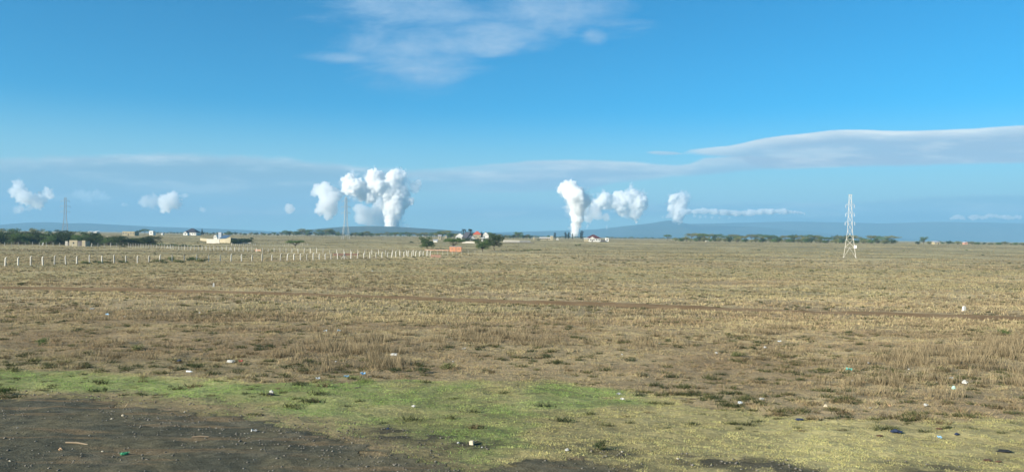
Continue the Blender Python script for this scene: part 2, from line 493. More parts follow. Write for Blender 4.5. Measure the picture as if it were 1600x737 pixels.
def mat_ground():
    m, B = mat_new('field_ground')
    at_ = B.n('ShaderNodeAttribute', attribute_name='col')
    g = B.n('ShaderNodeNewGeometry')
    P = g.outputs['Position']
    n1 = B.noise(P, 9.0, 6.0, 0.65); n2 = B.noise(P, 1.1, 6.0, 0.6); n3 = B.noise(P, 0.16, 6.0, 0.65); n4 = B.noise(P, 0.028, 6.0, 0.62)
    f = B.m('MULTIPLY', B.lin(n1, 0.25, 0.75, 0.62, 1.38), B.lin(n2, 0.3, 0.7, 0.78, 1.22))
    f = B.m('MULTIPLY', f, B.lin(n3, 0.32, 0.68, 0.70, 1.24))
    f = B.m('MULTIPLY', f, B.lin(n4, 0.34, 0.66, 0.80, 1.16))
    c = B.mix(1.0, at_.outputs['Color'], B.xyz(f, f, f), 'MULTIPLY')
    # dark scrubby specks that read as low tufts across the plain
    sp = B.ss(B.noise(P, 0.55, 5.0, 0.7), 0.60, 0.70)
    c = B.mix(B.m('MULTIPLY', sp, 0.55), c, (0.070, 0.068, 0.034))
    n5 = B.noise(P, 24.0, 3.0, 0.6)
    hgt = B.m('ADD', B.m('MULTIPLY', n1, 0.4), B.m('ADD', B.m('MULTIPLY', n2, 2.0), B.m('MULTIPLY', n5, 0.25)))
    return finish(m, B, bsdf(B, c, 0.95, 0.1, bump(B, hgt, 0.9, 0.06)))
M_GROUND = mat_ground()
ground = np_mesh('ground', np.stack([x, y, hz], 1), Fg, M_GROUND, col, smooth=True)
tag(ground, kind='structure')

# ------------------------------------------------------------------ generic materials
def mat_plain(name, c, var=0.15, scale=3.0, rough=0.8, spec=0.3, c2=None, metal=0.0, bmp=0.15):
    m, B = mat_new(name)
    t = B.n('ShaderNodeTexCoord')
    n = B.noise(t.outputs['Object'], scale, 5.0, 0.6)
    n2 = B.noise(t.outputs['Object'], scale * 6, 4.0, 0.6)
    f = B.m('MULTIPLY', B.lin(n, 0.3, 0.7, 1 - var, 1 + var), B.lin(n2, 0.3, 0.7, 1 - var * 0.5, 1 + var * 0.5))
    base = B.mix(B.ss(n, 0.45, 0.65), c, c2) if c2 else c
    cc = B.mix(1.0, base, B.xyz(f, f, f), 'MULTIPLY')
    return finish(m, B, bsdf(B, cc, rough, spec, bump(B, n2, bmp, 0.02), metal))
M_POST = mat_plain('pale_concrete', (0.54, 0.51, 0.44), 0.12, 2.0)
def vary(m, lo, hi):
    # each copy of a thing keeps its own slightly different tone
    B = NB(m.node_tree); p = next(n for n in m.node_tree.nodes if n.type == 'BSDF_PRINCIPLED')
    src = p.inputs['Base Color'].links[0].from_socket; oi = B.n('ShaderNodeObjectInfo'); f = B.lin(oi.outputs['Random'], 0, 1, lo, hi)
    m.node_tree.links.new(B.mix(1.0, src, B.xyz(f, f, f), 'MULTIPLY'), p.inputs['Base Color'])
vary(M_POST, 0.6, 1.15)
M_WIRE = mat_plain('fence_wire', (0.35, 0.34, 0.32), 0.1, 2.0, 0.5)
M_STEEL = mat_plain('galvanised_steel', (0.62, 0.61, 0.57), 0.12, 0.3, 0.55, 0.4)
M_STEEL2 = mat_plain('weathered_steel', (0.42, 0.46, 0.50), 0.12, 0.3, 0.55, 0.4)
M_CREAM = mat_plain('cream_block_wall', (0.36, 0.315, 0.21), 0.2, 0.5, c2=(0.28, 0.24, 0.155))
M_TAN = mat_plain('tan_block_wall', (0.33, 0.28, 0.17), 0.15, 0.4)
M_WHITE = mat_plain('white_plaster', (0.66, 0.64, 0.58), 0.08, 0.5)
M_DARKROOF = mat_plain('dark_roof_tiles', (0.045, 0.045, 0.055), 0.15, 0.8)
M_MAROON = mat_plain('maroon_roof_tiles', (0.10, 0.035, 0.035), 0.15, 0.8)
M_REDROOF = mat_plain('red_roof_tiles', (0.45, 0.10, 0.055), 0.15, 0.8)
M_BLUEROOF = mat_plain('blue_sheet_roof', (0.09, 0.14, 0.20), 0.12, 0.6, 0.4, 0.5)
M_GREYROOF = mat_plain('grey_sheet_roof', (0.40, 0.40, 0.42), 0.12, 0.6, 0.45, 0.5)
M_GLASS = mat_plain('dark_window_pane', (0.02, 0.025, 0.03), 0.1, 1.0, 0.15, 0.5)
M_ORANGE = mat_plain('orange_brick', (0.56, 0.26, 0.14), 0.18, 1.2)
M_REDWALL = mat_plain('faded_red_brick', (0.40, 0.21, 0.15), 0.18, 1.0, c2=(0.36, 0.25, 0.17))
M_STONE_SHADE = mat_plain('dark_stone_and_shade', (0.11, 0.10, 0.095), 0.25, 0.8)  # dark walls; also stands for a shaded side wall and a wall's shadow
M_GREYWALL = mat_plain('pale_grey_wall', (0.42, 0.39, 0.33), 0.12, 0.5)
M_BARK = mat_plain('bark', (0.085, 0.062, 0.045), 0.25, 3.0)

def mat_leaf(name, c, c2, transl=0.25):
    m, B = mat_new(name)
    t = B.n('ShaderNodeTexCoord'); oi = B.n('ShaderNodeObjectInfo')
    n = B.noise(t.outputs['Object'], 0.7, 4.0, 0.6)
    cc = B.mix(B.ss(n, 0.35, 0.68), c, c2)
    f = B.lin(oi.outputs['Random'], 0, 1, 0.8, 1.2)
    cc = B.mix(1.0, cc, B.xyz(f, f, B.m('MULTIPLY', f, 0.95)), 'MULTIPLY')
    d = bsdf(B, cc, 0.7, 0.2)
    tr = B.n('ShaderNodeBsdfTranslucent'); B.put(tr.inputs['Color'], cc)
    mx = B.n('ShaderNodeMixShader'); mx.inputs[0].default_value = transl
    m.node_tree.links.new(d, mx.inputs[1]); m.node_tree.links.new(tr.outputs[0], mx.inputs[2])
    return finish(m, B, mx.outputs[0])
M_LEAF = mat_leaf('tree_leaves', (0.065, 0.115, 0.035), (0.13, 0.18, 0.06))
M_LEAFD = mat_leaf('dark_leaves', (0.026, 0.046, 0.018), (0.075, 0.105, 0.035))
M_LEAFO = mat_leaf('olive_leaves', (0.12, 0.14, 0.055), (0.22, 0.21, 0.09))
M_LEAFN = mat_leaf('needle_leaves', (0.020, 0.032, 0.022), (0.040, 0.055, 0.034))

def mat_blade():
    m, B = mat_new('grass_blades')
    a = B.n('ShaderNodeAttribute', attribute_name='col')
    d = bsdf(B, a.outputs['Color'], 0.75, 0.15)
    tr = B.n('ShaderNodeBsdfTranslucent'); B.put(tr.inputs['Color'], a.outputs['Color'])
    mx = B.n('ShaderNodeMixShader'); mx.inputs[0].default_value = 0.35
    m.node_tree.links.new(d, mx.inputs[1]); m.node_tree.links.new(tr.outputs[0], mx.inputs[2])
    return finish(m, B, mx.outputs[0])
M_BLADE = mat_blade()

# ------------------------------------------------------------------ gravel sheet, dirt track
def mat_gravel():
    m, B = mat_new('dark_gravel')
    g = B.n('ShaderNodeNewGeometry'); P = g.outputs['Position']
    vo = B.n('ShaderNodeTexVoronoi'); B.put(vo.inputs['Vector'], P); vo.inputs['Scale'].default_value = 22.0
    n1 = B.noise(P, 0.5, 5.0, 0.6, 0.5); n2 = B.noise(P, 5.0, 5.0, 0.6)
    sepc = B.n('ShaderNodeSeparateXYZ'); B.nt.links.new(P, sepc.inputs[0])
    # tyre-swept streaks of brown mud that run along the road
    st = B.noise(B.xyz(B.m('MULTIPLY', sepc.outputs[0], 0.35), B.m('MULTIPLY', sepc.outputs[1], 1.7), 0.0), 1.0, 4.0, 0.55)
    c = B.mix(B.ss(n1, 0.44, 0.56), (0.128, 0.115, 0.072), (0.090, 0.087, 0.060))
    c = B.mix(B.m('MULTIPLY', B.ss(st, 0.52, 0.64), 0.7), c, (0.20, 0.145, 0.082))
    f = B.m('MULTIPLY', B.lin(n2, 0.3, 0.7, 0.7, 1.3), B.lin(vo.outputs['Distance'], 0.0, 0.6, 1.1, 0.8))
    c = B.mix(1.0, c, B.xyz(f, f, f), 'MULTIPLY')
    n3 = B.noise(P, 38.0, 4.0, 0.65)
    h = B.m('ADD', B.m('MULTIPLY', vo.outputs['Distance'], -0.3), B.m('ADD', n2, B.m('MULTIPLY', n3, 0.5)))
    dust = B.ss(B.noise(P, 1.3, 6.0, 0.7), 0.50, 0.66)
    c = B.mix(B.m('MULTIPLY', dust, 0.45), c, (0.165, 0.148, 0.105))
    f = B.lin(n3, 0.3, 0.7, 0.7, 1.35)
    c = B.mix(1.0, c, B.xyz(f, f, f), 'MULTIPLY')
    return finish(m, B, bsdf(B, c, 0.95, 0.05, bump(B, h, 0.6, 0.03)))
M_GRAVEL = mat_gravel()
gx = np.arange(-22, 6, 0.075); gy = np.arange(10.0, 27.0, 0.075)
GX, GY = np.meshgrid(gx, gy)
zg = zones(GX.ravel(), GY.ravel())
keepv = ((zg['gravel'] > 0.5 + 0.85 * (fbm(GX.ravel() / 0.28, GY.ravel() / 0.22, 3, 211) - 0.5) * 2) | (zg['gravel'] > 0.85)).reshape(GX.shape)
gi = np.arange(GX.size).reshape(GX.shape)
quad = np.stack([gi[:-1, :-1], gi[:-1, 1:], gi[1:, 1:], gi[1:, :-1]], -1).reshape(-1, 4)
kq = keepv.ravel()[quad].all(1)
quad = quad[kq]; used = np.unique(quad); remap = -np.ones(GX.size, int); remap[used] = np.arange(len(used))
gvx, gvy = GX.ravel()[used], GY.ravel()[used]
gvz = height(gvx, gvy) + 0.004 + 0.02 * (fbm(gvx / 0.8, gvy / 0.5, 3, 77) - 0.5)
gvz = height(gvx, gvy) + 0.006 + (gvz - height(gvx, gvy)) * sst(zg['gravel'][used], 0.8, 1.0)
gravel = np_mesh('gravel', np.stack([gvx, gvy, gvz], 1), remap[quad], M_GRAVEL, smooth=True)
tag(gravel, kind='structure')

M_TRACK = None
def mat_track():
    m, B = mat_new('red_brown_dirt')
    g = B.n('ShaderNodeNewGeometry'); P = g.outputs['Position']
    n1 = B.noise(P, 0.25, 6.0, 0.6); n2 = B.noise(P, 3.0, 5.0, 0.6)
    c = B.mix(B.ss(n1, 0.38, 0.62), (0.185, 0.118, 0.056), (0.235, 0.160, 0.082))
    f = B.lin(n2, 0.3, 0.7, 0.8, 1.2)
    c = B.mix(1.0, c, B.xyz(f, f, f), 'MULTIPLY')
    return finish(m, B, bsdf(B, c, 0.95, 0.1, bump(B, n2, 0.5, 0.03)))
M_TRACK = mat_track()
def ribbon(name, L, w, mat, lift):
    pts = []
    for (ax, ay), (bx, by) in zip(L[:-1], L[1:]):
        n = max(2, int(math.hypot(bx - ax, by - ay) / 0.6))
        for k in range(n): pts.append((ax + (bx - ax) * k / n, ay + (by - ay) * k / n))
    pts.append(tuple(L[-1])); P = np.array(pts)
    ker = np.ones(15) / 15
    P = np.stack([np.convolve(np.pad(P[:, i], 7, mode='edge'), ker, 'valid') for i in (0, 1)], 1)
    D = np.gradient(P, axis=0); D /= np.linalg.norm(D, axis=1)[:, None]
    N = np.stack([-D[:, 1], D[:, 0]], 1)
    ts = np.linspace(-1, 1, 11)
    wl = w * (0.85 + 0.5 * fbm(P[:, 0] / 5, P[:, 1] / 5, 4, 5)); wr = w * (0.85 + 0.5 * fbm(P[:, 0] / 5, P[:, 1] / 5, 4, 6))
    XX = []; 
    for t in ts:
        ww = wl if t < 0 else wr
        XX.append(P + N * (t * ww)[:, None])
    XX = np.stack(XX, 1)
    zx = height(XX[..., 0], XX[..., 1]) + lift
    zx[:, 0] -= 0.06; zx[:, -1] -= 0.06
    zx -= 0.05 * np.exp(-((np.abs(ts) - 0.5) / 0.22) ** 2)[None, :]          # two wheel ruts
    V_ = np.concatenate([XX, zx[..., None]], 2).reshape(-1, 3)
    n, k = len(P), len(ts); ii = np.arange(n * k).reshape(n, k)
    Fq = np.stack([ii[:-1, :-1], ii[1:, :-1], ii[1:, 1:], ii[:-1, 1:]], -1).reshape(-1, 4)
    o = np_mesh(name, V_, Fq, mat, smooth=True); tag(o, kind='structure'); return o
ribbon('dirt_track', TR1, 2.1, M_TRACK, 0.07)

# ------------------------------------------------------------------ grass as blades
def blades(n, px, py, h, w, lean, col, tip=1.15, base=0.7, seed=0):
    r = np.random.RandomState(seed)
    a = r.uniform(0, 2 * np.pi, n); la = r.uniform(0, 2 * np.pi, n)
    z = height(px, py) - 0.015
    dx = np.cos(a) * w / 2; dy = np.sin(a) * w / 2
    lx = np.cos(la) * lean * h; ly = np.sin(la) * lean * h
    v0 = np.stack([px - dx, py - dy, z], 1); v1 = np.stack([px + dx, py + dy, z], 1)
    v2 = np.stack([px + lx + dx * 0.15, py + ly + dy * 0.15, z + h], 1)
    V_ = np.stack([v0, v1, v2], 1).reshape(-1, 3)
    F_ = np.arange(n * 3).reshape(n, 3)
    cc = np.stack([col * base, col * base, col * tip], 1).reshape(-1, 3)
    return V_, F_, cc
def merge(parts):
    V_ = []; F_ = []; C_ = []; o = 0
    for v, f, c in parts:
        V_.append(v); F_.append(f + o); C_.append(c); o += len(v)
    return np.concatenate(V_), np.concatenate(F_), np.concatenate(C_)
def sample_fan(n, y0, y1, r, k=0.82, pad=2.5, power=1.0):
    """uniform per area (power 1) or per screen area (power<0) in the wedge in front of the camera"""
    t = r.uniform(0, 1, n)
    if power == 1.0: yy = np.sqrt(y0 ** 2 + t * (y1 ** 2 - y0 ** 2))
    else: yy = (y0 ** power + t * (y1 ** power - y0 ** power)) ** (1 / power)
    xx = r.uniform(-1, 1, n) * (k * yy + pad)
    return xx, yy
parts = []
r = np.random.RandomState(11)
# short turf and cropped dry grass, 12..60 m
n = 1450000
bx, by = sample_fan(n, 12.5, 62.0, r, power=0.5)
z = zones(bx, by)
patch = fbm(bx / 1.1, by / 0.9, 4, 88)
keep = (1 - np.maximum(z['gravel'] * 1.0, z['soil'] * 1.0)) * (1 - 0.93 * z['rim']) * (0.35 + 0.75 * sst(patch, 0.32, 0.55)) * (0.06 + 1.0 * sst(fbm(bx / 0.20, by / 0.20, 3, 191), 0.42, 0.58))
keep = np.maximum(keep, 0)
k = r.uniform(0, 1, n) < keep
bx, by = bx[k], by[k]; z = {q: v[k] for q, v in z.items()}; n = len(bx); patch = patch[k]
cf = field_color(bx, by, z) * r.uniform(0.84, 1.16, (n, 1)) * (1 + r.uniform(-0.08, 0.08, (n, 3))) * (0.60 + 0.85 * fbm(bx / 0.30, by / 0.28, 3, 192))[:, None] * (0.8 + .4 * fbm(bx / 2.2, by / 1.6, 3, 193))[:, None]
tuft = sst(fbm(bx / 0.5, by / 0.5, 3, 90), 0.5, 0.75)
h = (0.014 + 0.026 * r.uniform(0, 1, n) + 0.10 * tuft * (1 - 0.93 * z['lawn']) * r.uniform(0, 1, n)) * (1 + by / 60)
w = (0.007 + by * 0.00040) * r.uniform(0.7, 1.5, n)
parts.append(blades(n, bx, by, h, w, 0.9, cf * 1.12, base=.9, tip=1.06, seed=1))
# field grass 55..330 m in coarse tufts
n = 480000
cx, cy = sample_fan(n // 7, 52.0, 330.0, r, power=0.55, pad=6)
kx = np.repeat(cx, 7); ky = np.repeat(cy, 7); n = len(kx)
sp = 0.10 + ky * 0.0022
kx = kx + r.normal(0, 1, n) * sp; ky = ky + r.normal(0, 1, n) * sp
z = zones(kx, ky)
patch = fbm(kx / 5, ky / 3.5, 4, 89)
k = r.uniform(0, 1, n) < (1 - z['track']) * (1 - 0.6 * z['track2']) * (0.25 + 0.85 * sst(patch, 0.4, 0.6)) * (1 - 0.85 * sst(ky, 170, 325))
kx, ky = kx[k], ky[k]; z = {q: v[k] for q, v in z.items()}; n = len(kx)
cf = field_color(kx, ky, z) * r.uniform(0.75, 1.3, (n, 1)) * (1 + r.uniform(-0.06, 0.06, (n, 3)))
h = (0.09 + 0.16 * r.uniform(0, 1, n)) * (1 + 0.0015 * ky); w = (0.02 + ky * 0.0007) * r.uniform(0.7, 1.4, n)
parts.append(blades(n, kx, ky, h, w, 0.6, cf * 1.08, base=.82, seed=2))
nf_ = 26000
cx, cy = sample_fan(nf_, 310.0, 1300.0, r, power=0.35, pad=10)
pf_ = fbm(cx / 45, cy / 22, 4, 301)
k = r.uniform(0, 1, nf_) < 0.15 + 0.95 * sst(pf_, 0.42, 0.6)
cx, cy = cx[k], cy[k]; kx = np.repeat(cx, 7) + r.normal(0, 1, len(cx) * 7) * 1.6; ky = np.repeat(cy, 7) + r.normal(0, 1, len(cx) * 7) * 0.7; n = len(kx)
z = zones(kx, ky)
cf = field_color(kx, ky, z) * np.repeat(r.uniform(0.6, 1.15, (len(cx), 1)), 7, 0)
parts.append(blades(n, kx, ky, r.uniform(.15, .42, n), r.uniform(.35, .8, n), .5, cf, base=.8, seed=8))
V_, F_, C_ = merge(parts)
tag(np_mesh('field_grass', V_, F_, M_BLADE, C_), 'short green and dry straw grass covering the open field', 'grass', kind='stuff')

# tall dry bunch grass
parts = []
DRY = np.array((0.38, 0.30, 0.17)); DRYP = np.array((0.28, 0.22, 0.13))
nc = 36000
cx, cy = sample_fan(nc, 20.0, 190.0, r, power=0.75, pad=4)
z = zones(cx, cy)
rowy = fbm(cx / 14, cy / 4.5, 4, 93)
dens = np.maximum(z['tall'] * 0.95, 0.85 * sst(rowy, 0.53, 0.66) * sst(cy, 24, 36)) * (1 - z['track']) * (1 - z['lawn']) * (1 - z['track2'] * 0.8)
dens = dens * (0.08 + 1.1 * sst(fbm(cx / 1.3, cy / 1.1, 3, 94), 0.42, 0.60))
k = r.uniform(0, 1, nc) < dens
cx, cy = cx[k], cy[k]; tl = z['tall'][k]; nc = len(cx)
NBL = 30
hb = (0.26 + 0.30 * r.uniform(0, 1, nc)) * (0.55 + 0.55 * tl)
kx = np.repeat(cx, NBL); ky = np.repeat(cy, NBL); hh = np.repeat(hb, NBL); n = len(kx)
kx = kx + r.normal(0, 0.16, n); ky = ky + r.normal(0, 0.16, n)
mixv = r.uniform(0, 1, (n, 1)); tone = np.repeat(r.uniform(0.75, 1.25, nc), NBL)[:, None]
cf = (DRY * mixv + DRYP * (1 - mixv)) * tone * r.uniform(0.8, 1.25, (n, 1))
parts.append(blades(n, kx, ky, hh * r.uniform(0.55, 1.2, n), (0.010 + ky * 0.00035) * r.uniform(0.7, 1.3, n), 0.38, cf, base=0.42, tip=1.25, seed=3))  # blade feet coloured darker to stand for shade inside the tussocks
V_, F_, C_ = merge(parts)
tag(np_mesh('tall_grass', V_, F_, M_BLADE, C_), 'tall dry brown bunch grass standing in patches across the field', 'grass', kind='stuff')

# low herbs, coloured darker so they also stand for small shadows
nc = 26000
cx, cy = sample_fan(nc, 17.0, 300.0, r, power=0.25, pad=4)
z = zones(cx, cy)
dens = (0.2 + 0.9 * sst(fbm(cx / 6, cy / 4, 4, 97), 0.42, 0.62)) * (1 - z['gravel']) * (1 - z['track']) * (1 - 0.72 * z['lawn'])
k = r.uniform(0, 1, nc) < dens
cx, cy = cx[k], cy[k]; nc = len(cx); NBL = 60
rad = 0.05 + 0.17 * r.uniform(0, 1, nc) ** 2 * (1 + cy / 130)
kx = np.repeat(cx, NBL); ky = np.repeat(cy, NBL); rr = np.repeat(rad, NBL); n = len(kx)
kx = kx + r.normal(0, 0.55, n) * rr; ky = ky + r.normal(0, 0.45, n) * rr
G1 = np.array((0.10, 0.105, 0.042)); G2 = np.array((0.06, 0.072, 0.032)); G3 = np.array((0.155, 0.12, 0.062))
sel = np.repeat(r.uniform(0, 1, nc), NBL)[:, None]
cf = np.where(sel < 0.45, G1, np.where(sel < 0.75, G2, G3)) * r.uniform(0.7, 1.4, (n, 1))
parts = [blades(n, kx, ky, rr * r.uniform(0.25, 0.75, n), rr * r.uniform(0.07, 0.15, n) + ky * .0002, 0.9, cf, base=0.8, tip=1.1, seed=4)]
V_, F_, C_ = merge(parts)
tag(np_mesh('ground_cover', V_, F_, M_BLADE, C_), 'low herbs and weeds in the grass, darkened to stand for small shadows', 'weeds', kind='stuff')

# pebbles
def mat_pebble():
    m, B = mat_new('grey_pebbles')
    a = B.n('ShaderNodeAttribute', attribute_name='col')
    return finish(m, B, bsdf(B, a.outputs['Color'], 0.8, 0.3))
n = 60000
r2 = np.random.RandomState(5)
kx = r2.uniform(-20, 12, n); ky = r2.uniform(11.5, 26, n)
z = zones(kx, ky)
dk = np.maximum(z['gravel'] * (0.05 + 0.9 * np.clip(1 - np.abs(sdist(kx, ky, GRAVEL) - 1.0) / 1.0, 0, 1) * (kx > -10) + 0.35 * sst(fbm(kx / 1.5, ky / 1.0, 3, 99), 0.45, 0.65)), np.maximum(z['soil'] * 0.6, z['rim'] * 0.35))
k = r2.uniform(0, 1, n) < dk
kx, ky = kx[k], ky[k]; n = len(kx)
sz = 0.006 + 0.026 * r2.uniform(0, 1, n) ** 4
octa = np.array([(1, 0, 0), (-1, 0, 0), (0, 1, 0), (0, -1, 0), (0, 0, .7), (0, 0, -.7)], float)
of = np.array([(0, 2, 4), (2, 1, 4), (1, 3, 4), (3, 0, 4), (2, 0, 5), (1, 2, 5), (3, 1, 5), (0, 3, 5)])
jit = r2.uniform(0.6, 1.35, (n, 6, 3)); ang = r2.uniform(0, 6.28, n)
pv = octa[None] * jit * sz[:, None, None]
ca, sa = np.cos(ang)[:, None], np.sin(ang)[:, None]
pv = np.stack([pv[..., 0] * ca - pv[..., 1] * sa, pv[..., 0] * sa + pv[..., 1] * ca, pv[..., 2]], -1)
pv = pv + np.stack([kx, ky, height(kx, ky) + sz * 0.3 + 0.004], -1)[:, None, :]
pf = of[None] + (np.arange(n) * 6)[:, None, None]
br = 0.08 + 0.11 * r2.uniform(0, 1, n) + 0.25 * (r2.uniform(0, 1, n) > 0.985)
pc = np.repeat((br[:, None] * np.array((1.0, 0.92, 0.74)))[:, None], 6, 1).reshape(-1, 3)
tag(np_mesh('pebbles', pv.reshape(-1, 3), pf.reshape(-1, 3), mat_pebble(), pc), 'loose grey pebbles strewn over the dark gravel verge', 'pebbles', kind='stuff')

# ------------------------------------------------------------------ trees
def leaf_cloud(lobes, n, size, r, flat=0.0):
    """random leaf clumps (triangles pairs) spread through ellipsoid lobes: (cx,cy,cz,rx,ry,rz)"""
    L = np.array(lobes, float); wts = L[:, 3] * L[:, 4] * L[:, 5]; wts = wts ** 0.7; wts /= wts.sum()
    pick = r.choice(len(L), n, p=wts)
    d = r.normal(0, 1, (n, 3)); d /= np.linalg.norm(d, axis=1)[:, None]
    rad = r.uniform(0.25, 1.0, n) ** 0.45
    p = L[pick, :3] + d * rad[:, None] * L[pick, 3:6]
    p += r.normal(0, size * 0.5, (n, 3))
    a = r.normal(0, 1, (n, 3)); a /= np.linalg.norm(a, axis=1)[:, None]
    b = np.cross(a, r.normal(0, 1, (n, 3))); b /= np.linalg.norm(b, axis=1)[:, None]
    s = size * r.uniform(0.55, 1.3, n)[:, None]
    v = np.stack([p - a * s * 0.6, p + b * s * 0.38, p + a * s * 0.6, p - b * s * 0.38], 1).reshape(-1, 3)
    return v, np.arange(n * 4).reshape(n, 4)
def limb_mesh(mb, a, b, r0, r1, r, seg=4):
    a = Vector(a); b = Vector(b); p = a.copy(); rr = r0
    L = (b - a).length
    for k in range(1, seg + 1):
        t = k / seg
        q = a.lerp(b, t) + Vector((r.normal(0, .05), r.normal(0, .05), 0)) * L * (0 if k == seg else 1)
        r_n = r0 + (r1 - r0) * t
        mb.bar(p, q, rr, r_n, 6); p = q; rr = r_n
def tree(kind, seed, hgt, wid, mat, nleaf, leaf, trunk_h=0.35, trunk_r=None, lobes_n=9):
    """a unit tree of given height and crown width: returns Empty > trunk, crown"""
    r = np.random.RandomState(seed)
    root = empty({'umbrella': 'acacia_tree', 'round': 'tree', 'column': 'tall_tree', 'bush': 'bush', 'palm': 'palm_tree', 'conifer': 'conifer_tree'}[kind], (0, 0, 0))
    mb = MB(); lobes = []
    tr = trunk_r or hgt * 0.028
    th = hgt * trunk_h
    top = Vector((r.normal(0, .03) * hgt, r.normal(0, .03) * hgt, th))
    if kind == 'umbrella':
        limb_mesh(mb, (0, 0, -0.3), top, tr, tr * .75, r)
        for k in range(lobes_n):
            a = k * 2.4 + r.uniform(-.3, .3); d = wid * 0.5 * (0.15 + 0.7 * math.sqrt((k + .5) / lobes_n))
            z = hgt * r.uniform(0.72, 0.90) - d * 0.10
            c = (math.cos(a) * d, math.sin(a) * d, z)
            lobes.append((*c, wid * r.uniform(.13, .22), wid * r.uniform(.13, .22), hgt * r.uniform(.07, .12)))
            limb_mesh(mb, top, (c[0], c[1], c[2]), tr * .5, tr * .12, r)
    elif kind == 'column':
        limb_mesh(mb, (0, 0, -0.3), (0, 0, hgt * .93), tr, tr * .2, r, 6)
        for k in range(lobes_n):
            t = (k + .5) / lobes_n; z = hgt * (trunk_h + (1 - trunk_h) * t)
            s = wid * 0.5 * (0.55 + 0.45 * math.sin(math.pi * (0.15 + 0.8 * t)))
            a = r.uniform(0, 6.3)
            c = (math.cos(a) * s * .35, math.sin(a) * s * .35, min(z, hgt * .93))
            lobes.append((*c, s * r.uniform(.6, .95), s * r.uniform(.6, .95), hgt * (1 - trunk_h) / lobes_n * 1.0))
            limb_mesh(mb, (0, 0, z - hgt * .08), c, tr * .4, tr * .1, r, 2)
    elif kind == 'conifer':
        limb_mesh(mb, (0, 0, -0.3), (0, 0, hgt * .95), tr, tr * .15, r, 6)
        for k in range(lobes_n):
            t = (k + .5) / lobes_n; z = hgt * (trunk_h + (1 - trunk_h) * t)
            s = wid * 0.5 * (1.05 - t)
            lobes.append((0, 0, z, s, s, hgt * .8 / lobes_n))
    elif kind == 'bush':
        for k in range(lobes_n):
            a = k * 2.4; d = wid * 0.36 * math.sqrt((k + .3) / lobes_n)
            rr = wid * r.uniform(.16, .26)
            z = min(hgt * r.uniform(.30, .72), hgt - rr * 0.7)
            c = (math.cos(a) * d, math.sin(a) * d, z)
            lobes.append((*c, rr, rr, hgt * r.uniform(.22, .34)))
            limb_mesh(mb, (0, 0, -0.15), c, tr * .6, tr * .12, r, 3)
    else:
        limb_mesh(mb, (0, 0, -0.3), top, tr, tr * .8, r)
        for k in range(lobes_n):
            a = k * 2.4 + r.uniform(-.4, .4); d = wid * 0.40 * math.sqrt((k + .2) / lobes_n)
            rr = wid * r.uniform(.14, .23)
            z = hgt * r.uniform(th / hgt + .12, .88) - d * .15
            c = (math.cos(a) * d, math.sin(a) * d, z)
            lobes.append((*c, rr, rr, hgt * r.uniform(.10, .17)))
            limb_mesh(mb, top, c, tr * .55, tr * .12, r)
    mb.build('trunk' if kind != 'bush' else 'stem', M_BARK, root)
    v, f = leaf_cloud(lobes, nleaf, leaf, r)
    v[:, 2] = np.maximum(v[:, 2], 0.02)
    np_mesh('crown', v, f, mat, parent=root)
    return root
def palm(seed, hgt):
    r = np.random.RandomState(seed); root = empty('palm_tree', (0, 0, 0))
    mb = MB(); limb_mesh(mb, (0, 0, -.3), (hgt * .03, 0, hgt * .8), hgt * .022, hgt * .016, r, 6); mb.build('trunk', M_BARK, root)
    V_ = []; F_ = []; o = 0
    for k in range(22):
        a = k * 2.4; up = r.uniform(-.5, .9); L = hgt * r.uniform(.22, .30)
        pr = None
        for s in range(7):
            t = s / 6; rad = L * t; z = hgt * .8 + L * (up * t - 0.9 * t * t); wv = L * .10 * math.sin(math.pi * (0.08 + 0.9 * t)) 
            cx, cy = hgt * .03 + math.cos(a) * rad, math.sin(a) * rad
            V_ += [(cx - math.sin(a) * wv, cy + math.cos(a) * wv, z - wv * .5), (cx, cy, z), (cx + math.sin(a) * wv, cy - math.cos(a) * wv, z - wv * .5)]
            if s: F_ += [(o - 3, o - 2, o + 1, o), (o - 2, o - 1, o + 2, o + 1)]
            o += 3
    np_mesh('crown', np.array(V_), np.array(F_), M_LEAFN, parent=root)
    return root

# ------------------------------------------------------------------ objects: placing helpers
def put(root, loc, rz=None, s=1.0, label=None, cat=None, group=None):
    root.location = loc
    root.rotation_euler = (0, 0, random.uniform(0, 6.28) if rz is None else rz)
    root.scale = (s, s, s) if isinstance(s, (int, float)) else s
    for k_ in ('label', 'category', 'group'):
        if k_ in root and ((k_ == 'label' and label) or (k_ == 'group')): del root[k_]
    tag(root, label, cat, group)
    return root
class Stock:
    """first call hands out the built tree, later calls hand out copies of it"""
    def __init__(self, makers): self.protos = [[mk, None] for mk in makers]
    def get(self, i):
        s = self.protos[i % len(self.protos)]
        if s[1] is None: s[1] = s[0](); return s[1]
        return copy_tree(s[1])

